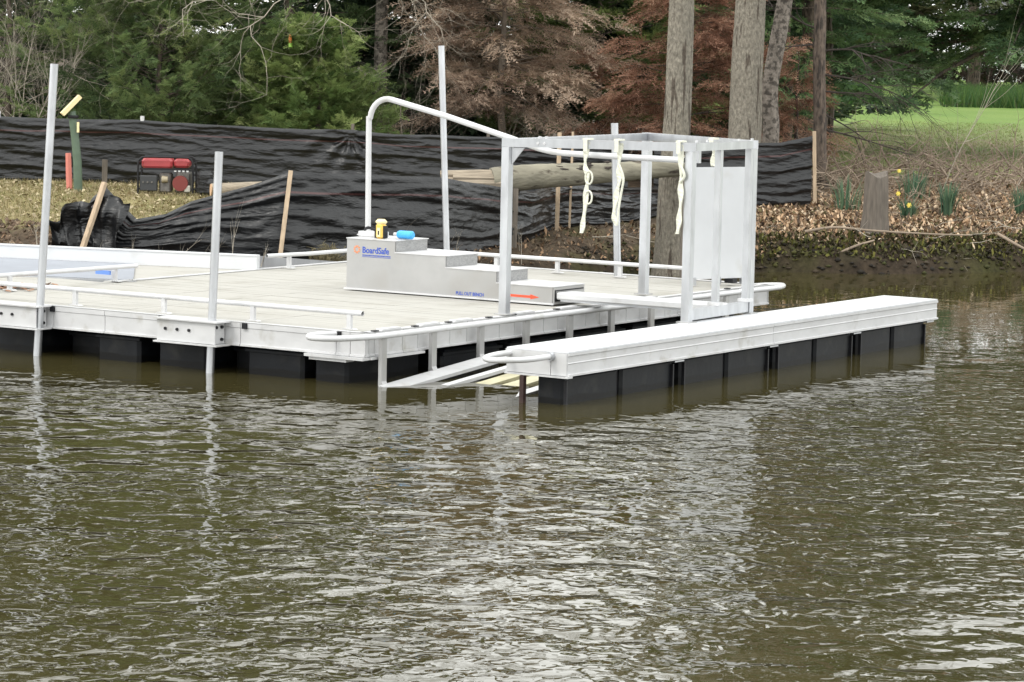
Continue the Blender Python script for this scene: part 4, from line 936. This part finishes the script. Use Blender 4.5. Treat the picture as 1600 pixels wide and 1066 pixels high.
# ---- big trunks with bare upper limbs
def twigs(p, d, L, r, depth, segs, spread=.6, curl=.25, up=0.0):
    n = 4 if L < 1 else 8; q = Vector(p); dd = Vector(d).normalized()
    for i in range(n):
        dd = (dd + Vector((random.gauss(0, curl), random.gauss(0, curl), random.gauss(0, curl) + up)) * .5).normalized()
        q2 = q + dd * L / n; ra = r * (1 - .75 * i / n); rb = r * (1 - .75 * (i + 1) / n); segs.append((q, q2, ra, rb)); q = q2
        if depth > 0 and i > 0:
            for _ in range(random.choice((1, 1, 2))):
                nd = (dd + Vector((random.gauss(0, spread), random.gauss(0, spread), random.gauss(0, spread)))).normalized()
                twigs(q, nd, L * random.uniform(.4, .65), rb * .7, depth - 1, segs, spread, curl, up)
def trunk_tree(name, pts, rad, label, m_, limbs=(), top_h=11, seg=20, rootflare=True, rough=.02, cat='tree', crown=True):
    P0 = Vector(pts[0]); o = empty(name, tuple(P0), label, cat)
    last = Vector(pts[-1]); prev = Vector(pts[-2]); dv = (last - prev).normalized(); P = [Vector(p) for p in pts]
    P = smoothpath(P, 8); 
    extra = [last + Vector((dv.x, dv.y, 1)).normalized() * s_ for s_ in (1, 2.5, 4.5, max(5, top_h - 3.6))]
    n0 = len(P); PP = P + extra; R_ = []
    for i, p in enumerate(PP):
        z = p.z - P0.z; r = rad * (1 - .06 * z) if z < 5 else rad * (.7 - .06 * (z - 5)); 
        if rootflare: r *= 1 + .55 * math.exp(-max(z, 0) / .16)
        R_.append(max(r, .03))
    mb = MB(); mb.tube(PP, R_, seg); vv = np.array(mb.v)
    c = np.repeat(np.array([tuple(p) for p in PP]), seg, axis=0); dlt = vv[:len(c)] - c; an = np.arctan2(dlt[:, 1], dlt[:, 0])
    vv[:len(c)] = c + dlt * (1 + rough * np.sin(an * 5 + c[:, 2]) + rough * 1.5 * vnoise(an * 2, c[:, 2] * 2, 1, 3, 5) + (.12 * np.sin(an * 4 + 1) * np.exp(-np.clip(c[:, 2] - P0.z, 0, 9) / .2) if rootflare else 0))[:, None]
    mb.v = [tuple(x) for x in vv]; mb.build('trunk', m_, o, True)
    if crown:
        segs = []
        for k in range(9):
            s_ = random.uniform(.25, 1); b_ = extra[0].lerp(extra[-1], s_); a = random.uniform(0, 2 * PI)
            twigs(b_, Vector((math.cos(a), math.sin(a), .7)), random.uniform(1.6, 2.8), .05, 2, segs, .5, .2, .1)
        V, F = tubes3(segs); mk('crown', V, F, TWIG, o)['kind'] = 'stuff'
    return o
def base(x, y): return (x, y, gz(x, y) - .08)
trunk_tree('grey_trunk_tree', [base(2.0, 38.35), (2.04, 38.35, 1.4), (2.07, 38.35, 2.4), (2.08, 38.35, 3.7)], .205, 'thick smooth grey trunk rising directly behind the canopy frame', BARK, rough=.025)
trunk_tree('grey_trunk_tree', [base(3.32, 44.0), (3.36, 44, 1.4), (3.37, 44, 2.5), (3.40, 44, 3.7)], .265, 'thickest grey trunk, second from left, behind the black fence', BARK, rough=.03)
trunk_tree('mottled_trunk_tree', [base(3.74, 44.6), (3.80, 44.6, 1.6), (3.77, 44.6, 2.3), (3.86, 44.6, 3.0), (3.97, 44.6, 3.75)], .135, 'slimmer mottled trunk bending right beside the thickest grey trunk', BARKT, rough=.06)
t4 = trunk_tree('thin_trunk_tree', [base(4.60, 45.0), (4.58, 45, 1.6), (4.54, 45, 2.6), (4.52, 45, 3.8)], .105, 'thin dark brown trunk with dead side branches at the right end of the fence', BARKD, rough=.05)
segs = []
for z, L, a in ((2.55, 1.7, -.08), (2.3, 1.0, .1), (1.75, 1.5, -.15), (2.9, 1.3, .15), (3.2, 1.2, PI - .3), (2.0, .9, -.35), (3.0, .9, PI)):
    twigs((4.56, 45, z), (math.cos(a), -.2 * random.random(), math.sin(a) * .6), L, .022, 2, segs, .42, .22, -.05)
V, F = tubes3(segs); mk('dead_branches', V, F, TWIGD, t4)['kind'] = 'stuff'
trunk_tree('brown_trunk_tree', [base(-2.2, 48.4), (-2.22, 48.4, 2), (-2.22, 48.4, 3), (-2.2, 48.4, 4)], .12, 'brown trunk between the low cedar and the tan dead conifer', BARKT)
# bare twig masses: hanging branches top centre-left, vine tangle at the left edge
def twig_thing(name, origin, starts, label, m_, depth=3, spread=.5, curl=.3, cat='branch', r=.016):
    segs = []
    for (p, d, L) in starts: twigs(p, d, L, r, depth, segs, spread, curl)
    V, F = tubes3(segs, 3); o = mk(name, V, F, m_, None, off=origin); o.location = origin
    return tag(o, label, cat)
twig_thing('bare_branches', (-2.2, 44.2, 4.0), [((-1.9 - .32 * k + random.gauss(0, .1), random.uniform(43.9, 44.5), 3.9 + random.uniform(-.5, .3)), (random.uniform(-1.1, .2), 0, random.uniform(-1.2, .2)), random.uniform(1.1, 2.0)) for k in range(9)], 'pale bare branches drooping over the top of the cedars', TWIGP, 2, .75, .55, r=.010)
twig_thing('vine_tangle', (-7.7, 45.3, 1.0), [((-7.4 + .25 * random.random() - .15 * k, 45.2 + .1 * k, 1.0), (random.uniform(-.4, .3), 0, 1), random.uniform(1.6, 3.0)) for k in range(9)], 'tangle of pale leafless vines at the left edge behind the fence', TWIGP, 3, .5, .3, 'vine', .013)
twig_thing('understory_brush', (-1.0, 44.3, .9), [((random.uniform(-2.0, 1.6), random.uniform(43.6, 44.8), .9), (random.uniform(-.8, .8), 0, .7), random.uniform(.6, 1.3)) for k in range(22)], 'dry leafless brush behind the middle of the rear fence', TWIG, 3, .6, .3, 'brush', .009)
twig_thing('sapling', (6.6, 44.5, 1.0), [((6.35, 44.4, .8), (.42, 0, 1), 2.3), ((7.5, 44.6, .9), (.5, 0, .8), 1.7), ((8.1, 44.6, .9), (.7, 0, .9), 1.2)], 'thin leaning bare saplings on the leaf bank', TWIGP, 1, .35, .1, 'sapling', .011)['kind'] = 'stuff'
# brush ridge on the right bank
segs = []
for k in range(640):
    x = random.uniform(4.4, 11.5); y = random.uniform(44.2, 46.6); z = gz(x, y) + random.uniform(0, .25)
    a = random.uniform(0, PI); d = Vector((math.cos(a), random.uniform(-.3, .3), random.uniform(-.3, 1.0)))
    twigs((x, y, z), d, random.uniform(.25, .9), random.uniform(.007, .022), 1, segs, .9, .6, -.10)
for k in range(60):
    x = random.uniform(4.6, 7.0); y = random.uniform(42.2, 44.4); z = gz(x, y) + .02
    a = random.uniform(0, PI); twigs((x, y, z), (math.cos(a), random.uniform(-.3, .3), random.uniform(0, .9)), random.uniform(.2, .7), random.uniform(.006, .014), 1, segs, .9, .5, -.12)
V, F = tubes3(segs, 3); o = mk('brush_ridge', V, F, TWIGB, None, off=(7, 45, .9)); o.location = (7, 45, .9); tag(o, 'low tangle of dead vines and twigs along the top of the leaf bank', 'brush', kind='stuff')
segs = []
for k in range(60):
    x = random.uniform(1, 10); d = random.uniform(.15, 1.3); y = float(shore(x)) + d; z = gz(x, y) + .02
    a = random.uniform(-.5, .5); twigs((x, y, z), (math.cos(a) * random.choice((-1, 1)), math.sin(a), random.uniform(-.15, .2)), random.uniform(.2, .8), random.uniform(.005, .014), 1, segs, .5, .35, -.05)
for k in range(46):
    x = random.uniform(-6, .5); d = random.uniform(.1, .9); y = float(shore(x)) + d; z = gz(x, y)
    twigs((x, y, z), (random.uniform(-1, 1), random.uniform(-.3, .3), random.uniform(.1, .9)), random.uniform(.15, .5), .006, 1, segs, .5, .35)
V, F = tubes3(segs, 3); o = mk('driftwood_twigs', V, F, TWIGP, None, off=(3, 40, .3)); o.location = (3, 40, .3); tag(o, 'exposed roots and twigs along the waterline', 'twigs', kind='stuff')
# two clear driftwood branches on the bank
for (pts, r, lab) in (([(3.9, 39.9, .50), (4.3, 39.95, .56), (4.8, 39.9, .53), (5.6, 39.9, .50), (6.2, 40.3, .47)], .019, 'long pale root lying along the bank top in front of the old pile'),
                      ([(4.1, 39.35, .15), (4.5, 39.5, .33), (4.8, 39.6, .42)], .022, 'short broken branch poking toward the water left of the old pile'),
                      ([(6.55, 40.3, .5), (6.8, 40.15, .36), (7.1, 40.05, .2), (7.3, 40, 0)], .022, 'branch sliding down the bank into the water at the right edge')):
    mb = MB(); P = smoothpath(pts, 5); mb.tube(P, [r * (1 - .5 * i / len(P)) for i in range(len(P))], 7); o = mb.build('fallen_branch', TWIGB, None, True, off=pts[0]); o.location = pts[0]; tag(o, lab, 'branch')

# ---- scatter: leaves, grass, clods
def scatter_quads(name, N, fx, cols, size, tilt, label, material=LITTER, aspect=1.0):
    x, y = fx(N); z = gheight(x, y) + .012; n = len(x)
    a = rng.uniform(0, 2 * PI, n); s_ = rng.uniform(*size, n); tl = rng.normal(0, tilt, (n, 2))
    dx = np.stack([np.cos(a), np.sin(a), tl[:, 0]], 1); dy = np.stack([-np.sin(a), np.cos(a), tl[:, 1]], 1) * aspect
    c = np.stack([x, y, z + np.abs(tl).sum(1) * s_ * .5], 1)[:, None]
    q = np.concatenate([c - dx[:, None] * s_[:, None, None], c - dy[:, None] * s_[:, None, None] * .6, c + dx[:, None] * s_[:, None, None], c + dy[:, None] * s_[:, None, None] * .6], 1)
    q[:, 1, 2] += s_ * .25; q[:, 3, 2] += s_ * .25
    cc = np.array(cols)[rng.integers(0, len(cols), n)] * rng.uniform(.7, 1.25, (n, 1)); T = np.repeat(cc, 4, axis=0)
    o = mk(name, q.reshape(-1, 3), np.arange(n * 4).reshape(-1, 4), material, None, False, T, off=(0, 40, .6)); o.location = (0, 40, .6)
    return tag(o, label, 'leaves', kind='stuff')
BRN = [(.34, .225, .135), (.25, .16, .095), (.44, .31, .20), (.13, .085, .055), (.46, .36, .25), (.07, .05, .035), (.10, .085, .04)]
def reg1(N):
    x = rng.uniform(2.6, 11, N); d = np.abs(rng.normal(1.6, 1.7, N)) + .25 + .45 * rng.uniform(0, 1, N); return x, shore(x) + d
scatter_quads('leaf_litter', 26000, reg1, BRN, (.010, .036), .7, 'brown fallen leaves carpeting the right hand bank')
def reg2(N):
    x = rng.uniform(-8, 3.5, N); return x, shore(x) + rng.uniform(.1, 1.7, N)
scatter_quads('leaf_litter', 5000, reg2, [BRN[1], BRN[3], BRN[5], (.20, .15, .10)], (.010, .034), .7, 'dark dead leaves and chips along the bank behind the dock')
def reg3(N):
    x = rng.uniform(-7.5, -2.0, N); return x, rng.uniform(37, 42.2, N)
scatter_quads('leaf_litter', 2500, reg3, [(.40, .34, .22), (.33, .27, .17), (.22, .18, .10)], (.015, .04), .4, 'pale dry leaves scattered on the grass around the generator')
def reg4(N):
    x = rng.uniform(2.4, 10, N); return x, shore(x) + rng.uniform(.05, .8, N)
scatter_quads('moss_clumps', 4500, reg4, [(.060, .058, .016), (.04, .043, .012), (.035, .03, .014), (.10, .095, .022)], (.012, .035), .9, 'yellow green moss and small weeds on the steep bank face')
def grass(name, N, fx, cols, hgt, label, w=.006, lean=.4):
    x, y = fx(N); n = len(x); z = gheight(x, y) - .01; a = rng.uniform(0, 2 * PI, n); h = rng.uniform(*hgt, n)
    bx, by = np.cos(a) * w, np.sin(a) * w; ln = rng.normal(0, lean, (n, 2)) * h[:, None]
    q = np.stack([np.stack([x - bx, y - by, z], 1), np.stack([x + bx, y + by, z], 1), np.stack([x + ln[:, 0], y + ln[:, 1], z + h], 1)], 1)
    cc = np.array(cols)[rng.integers(0, len(cols), n)] * rng.uniform(.75, 1.2, (n, 1)); T = np.repeat(cc, 3, axis=0)
    o = mk(name, q.reshape(-1, 3), np.arange(n * 3).reshape(-1, 3), FOL, None, False, T, off=(0, 40, .6)); o.location = (0, 40, .6); return tag(o, label, 'grass', kind='stuff')
def regg(N):
    x = rng.uniform(-8.5, -1.5, N); return x, rng.uniform(35.8, 42.3, N)
grass('dry_grass', 26000, regg, [(.34, .275, .155), (.27, .215, .11), (.16, .155, .06), (.40, .33, .21)], (.03, .09), 'dry straw and green grass between the two fence runs')
def regl(N):
    y = 49 + rng.uniform(0, 1, N) ** 1.6 * 30; return rng.uniform(4.2, 8.5, N) + (y - 49) * .16, y
grass('lawn_grass', 22000, regl, [(.20, .26, .08), (.16, .22, .06), (.30, .29, .14), (.22, .26, .09)], (.02, .055), 'lawn grass behind the leaf bank', .010)
def regd(N):
    y = rng.uniform(98, 112, N); k = rng.uniform(0, 1, N); cx = np.where(k < .6, rng.uniform(15.2, 19, N), rng.uniform(10.2, 12.5, N)); return cx * y / 105 + .3 * np.sin(y * 3), y
grass('daffodil_bed', 9000, regd, [(.04, .095, .025), (.07, .125, .03)], (.25, .75), 'taller green clumps across the far lawn', .03, .3)
def plant(x, y, n, h, label, flowers=(), cat='plant', cols=((.06, .12, .07), (.09, .16, .10), (.12, .19, .11)), spread=.10):
    z = gz(x, y); o = empty('daffodil_clump', (x, y, z), label, cat, 'daffodil clumps on the leaf bank'); V = []; F = []; T = []
    for k in range(n):
        a = random.uniform(0, 2 * PI); r = random.uniform(0, spread); px, py = x + r * math.cos(a), y + r * math.sin(a); hh = h * random.uniform(.6, 1.1); ln = random.uniform(.05, .5) * hh; w = .012
        b_ = len(V); s_ = Vector((-math.sin(a), math.cos(a), 0))
        for t, ww in ((0, w), (.5, w), (1, .002)):
            c = Vector((px + math.cos(a) * ln * t * t, py + math.sin(a) * ln * t * t, z + hh * t)); V += [tuple(c - s_ * ww), tuple(c + s_ * ww)]
        F += [(b_, b_ + 1, b_ + 3, b_ + 2), (b_ + 2, b_ + 3, b_ + 5, b_ + 4)]; T += [random.choice(cols)] * 6
    mk('leaves', V, np.array(F), FOL, o, False, np.array(T))
    for (dx, dz, big) in flowers:
        c = Vector((x + dx, y - .12, z + dz)); mb = MB()
        for k in range(6):
            a = k * PI / 3; mb.bar(c, c + Vector((math.cos(a) * .035 * big, -.008, math.sin(a) * .035 * big)), .022 * big, .006, side=(-math.sin(a), 0, math.cos(a)))
        mb.tube([c + Vector((0, .005, 0)), c + Vector((0, -.03, 0))], [.012 * big, .018 * big], 8); mb.build('flower', mat('daffodil_yellow', (.75, .62, .12), .6) if 'daffodil_yellow' not in bpy.data.materials else bpy.data.materials['daffodil_yellow'], o)
        MB().tube([c + Vector((0, .005, 0)), (x + dx * .6, y - .05, z)], .004, 4).build('stem', BLUE if False else bpy.data.materials['green_pipe'], o)
plant(5.55, 42.0, 60, .28, 'small daffodil clump with a yellow flower right of the old pile', [(.0, .20, 1.0), (-.16, .36, .9)])
plant(6.15, 42.3, 90, .48, 'tall blue green daffodil clump in the middle of the leaf bank', [])
plant(7.35, 42.9, 90, .42, 'broad daffodil clump at the right edge of the bank', [], spread=.2)
plant(4.75, 42.6, 40, .5, 'loose bluish clump just behind the old pile', [], spread=.2)
plant(5.9, 44.0, 60, .42, 'daffodil clump with pale flowers at the foot of the vine ridge', [(-.25, .40, .8)], spread=.25)
og = empty('garden_ornament', (-3.4, 44.9, 2.55), 'tiny orange and green ornament hanging in the low cedar', 'ornament')
MB().tube([(-3.4, 44.6, 2.86), (-3.4, 44.6, 2.92), (-3.4, 44.6, 2.98)], [.015, .03, .012], 10).build('orange_top', ORANGE, og, True)
MB().tube([(-3.395, 44.6, 2.80), (-3.39, 44.6, 2.86)], [.03, .03], 10).build('green_base', mat('lime_plastic', (.35, .6, .1), .5), og, True)
# round tuft of dead weeds on the bank behind the dock
segs = []; cc = Vector((-2.18, 34.75, gz(-2.18, 34.75)))
for k in range(420):
    a = random.uniform(0, 2 * PI); e = random.uniform(.1, 1.5); d = Vector((math.cos(a) * math.cos(e), math.sin(a) * math.cos(e), math.sin(e))); L = random.uniform(.12, .36)
    p = cc + Vector((random.gauss(0, .05), random.gauss(0, .05), 0)); q = p + d * L; segs.append((p, q, .005, .003)); segs.append((q, q + Vector((random.gauss(0, .05), random.gauss(0, .05), random.uniform(-.06, .05))), .004, .001))
V, F = tubes3(segs, 3); o = mk('weed_tuft', V, F, mat('dry_weed', (.16, .135, .07), .9, noise=(9, .5)), None, off=tuple(cc)); o.location = cc; tag(o, 'round tuft of dry weeds left of the stepped bench', 'plant')
segs = []
for (x, z1, dx) in ((-3.30, 1.05, .12), (-3.42, .8, -.05), (-2.95, .7, .05), (-3.9, .66, .06), (.0, .6, .05), (-4.1, .7, -.1)):
    p = Vector((x, 34.5, gz(x, 34.5))); twigs(p, (dx, 0, .6), z1 - .45, .008, 1, segs, .3, .12)
V, F = tubes3(segs, 3); o = mk('dead_stalks', V, F, TWIGP, None, off=(-3.3, 34.5, .45)); o.location = (-3.3, 34.5, .45); tag(o, 'thin pale dead stalks standing against the front fence', 'plant', kind='stuff')
# clods of turned earth at the left
V = []; F = []; T = []
for k in range(420):
    x = random.gauss(-6.1, .8); y = random.uniform(34.8, 36.6); z = gz(x, y); s_ = random.uniform(.02, .07); b_ = len(V)
    P = [Vector((1, 0, 0)), Vector((0, 1, 0)), Vector((-1, 0, 0)), Vector((0, -1, 0)), Vector((0, 0, 1)), Vector((0, 0, -1))]
    V += [tuple(Vector((x, y, z)) + Vector((p.x * random.uniform(.6, 1.4), p.y * random.uniform(.6, 1.4), p.z * random.uniform(.5, 1))) * s_) for p in P]
    F += [(b_ + i, b_ + (i + 1) % 4, b_ + 4) for i in range(4)] + [(b_ + (i + 1) % 4, b_ + i, b_ + 5) for i in range(4)]; T += [random.choice([(.09, .06, .04), (.13, .09, .06), (.06, .042, .03)])] * 6
o = mk('earth_clods', V, np.array(F), LITTER, None, False, np.array(T), off=(-6.1, 35.5, .5)); o.location = (-6.1, 35.5, .5); tag(o, 'heap of dug brown earth clods at the left behind the gangway', 'soil', kind='stuff')

V = []; F = []; T = []
for k in range(1100):
    x = random.uniform(.8, 11.5); d = random.uniform(-.12, .75) ; y = float(shore(x)) + d; z = gz(x, y) + random.uniform(-.01, .03); s_ = random.uniform(.01, .042) * (1.2 - .5 * max(d, 0)); b_ = len(V)
    P = [Vector((1, 0, 0)), Vector((0, 1, 0)), Vector((-1, 0, 0)), Vector((0, -1, 0)), Vector((0, 0, 1)), Vector((0, 0, -1))]
    V += [tuple(Vector((x, y, z)) + Vector((p.x * random.uniform(.7, 1.6), p.y * random.uniform(.6, 1.4), p.z * random.uniform(.4, 1))) * s_) for p in P]
    F += [(b_ + i, b_ + (i + 1) % 4, b_ + 4) for i in range(4)] + [(b_ + (i + 1) % 4, b_ + i, b_ + 5) for i in range(4)]; T += [random.choice([(.030, .024, .017), (.05, .038, .025), (.04, .042, .014), (.06, .058, .018), (.02, .017, .013), (.016, .013, .010)])] * 6
o = mk('bank_clods', V, np.array(F), LITTER, None, False, np.array(T), off=(5, 40, .2)); o.location = (5, 40, .2); tag(o, 'dark mossy clods and stones crumbling along the waterline', 'soil', kind='stuff')
# ------------------------------------------------------------------ far background on the right
hs = empty('white_house', (15.2, 152, 1.2), 'distant white house glimpsed between trunks beyond the lawn', 'house')
MB().box(12.6, 19.5, 152, 158, 1.1, 4.6).build('wall', HWALL, hs)
MB().prism([(151.5, 4.6), (158.5, 4.6), (155, 7.2)], 'x', 12.3, 19.8).build('roof', ROOF, hs)
for k in range(3): 
    w_ = MB().box(13.4 + 2 * k, 14.4 + 2 * k, 151.95, 152.0, 2.2, 3.5).build('window', WHITE, hs); MB().box(13.48 + 2 * k, 14.32 + 2 * k, 151.93, 151.949, 2.28, 3.42).build('pane', GLASS, w_)
hs2 = empty('pale_house', (28.5, 162, 1.2), 'second pale house far behind the hemlocks at the right', 'house')
MB().box(25, 32, 162, 168, 1.1, 4.4).build('wall', HWALL, hs2)
MB().prism([(161.5, 4.4), (168.5, 4.4), (165, 6.8)], 'x', 24.7, 32.3).build('roof', ROOF, hs2)
for k in range(2):
    w_ = MB().box(26.4 + 3 * k, 27.6 + 3 * k, 161.95, 162.0, 2.2, 3.5).build('window', WHITE, hs2); MB().box(26.5 + 3 * k, 27.5 + 3 * k, 161.93, 161.949, 2.3, 3.4).build('pane', GLASS, w_)
FARC = [(0.023, 0.034, 0.018), (0.052, 0.068, 0.031), (0.098, 0.111, 0.049), (0.111, 0.091, 0.058)]
FL_ = ['far tree behind the gap beside the thickest grey trunk', 'far tree just left of the thin dark trunk', 'far tree just right of the thin dark trunk', 'far tree in front of the white house', 'far tree behind the middle of the hanging boughs', 'far tree beyond the lawn behind the green clumps', 'far tree behind the right edge hemlock trunk', 'far tree hiding the pale house on its left side', 'tall far tree closing the view behind the white house', 'tall far tree closing the view behind the pale house', 'far tree on the horizon hidden behind the rust brown conifer', 'far tree on the horizon behind the tan dead conifer', 'far tree on the horizon behind the broad cedar', 'far tree on the horizon beyond the vine tangle', 'far tree beyond the right end of the brown hedge', 'farthest tree past the right edge of the lawn', 'far tree at the back of the wood']
k = 0
for (x, y, h, r) in [(4, 100, 12, 4), (6, 118, 13, 4), (10, 132, 14, 5), (12.8, 112, 10, 3.2), (19.5, 128, 15, 5), (18, 145, 14, 5), (23, 118, 13, 4.5), (29, 140, 15, 6), (13, 170, 18, 7), (24, 178, 18, 8), (34, 170, 18, 8), (2, 160, 18, 8), (-8, 140, 16, 7), (-20, 120, 16, 8), (-34, 100, 15, 8), (42, 120, 15, 7), (60, 140, 18, 9)]:
    k += 1; conifer('far_tree', x, y, h, r, FL_[k - 1], FARC, FR_COARSE, n_br=46, per=24, spray=1.1, droop=-.05, prof=.4, trunk_r=.3, group='far trees beyond the lawn', wood=False, fine_z=8, base_bare=.10)
V = []; F = []; T = []
def regh(N): 
    y = rng.uniform(143, 148, N); return rng.uniform(-4, 46, N), y
x, y = regh(9000); z = gheight(x, y) + rng.uniform(0, 1.25, 9000); pos = np.stack([x, y, z], 1)
cl_ = np.array([(.05, .036, .028), (.08, .055, .042), (.035, .045, .02)])[rng.integers(0, 3, 9000)]
V, F, T = place([FR_COARSE[0]], pos[:4200], rng.normal(size=(4200, 3)) + np.array([0, 0, .6]), rng.uniform(.4, .9, 4200), cl_[:4200]); o = mk('far_hedge', V, F, FOL, None, False, T, off=(20, 146, 1.2)); o.location = (20, 146, 1.2); tag(o, 'low brown hedge along the far edge of the lawn', 'hedge', kind='stuff')
print('polys', sum(len(o.data.polygons) for o in bpy.data.objects if o.type == 'MESH'))
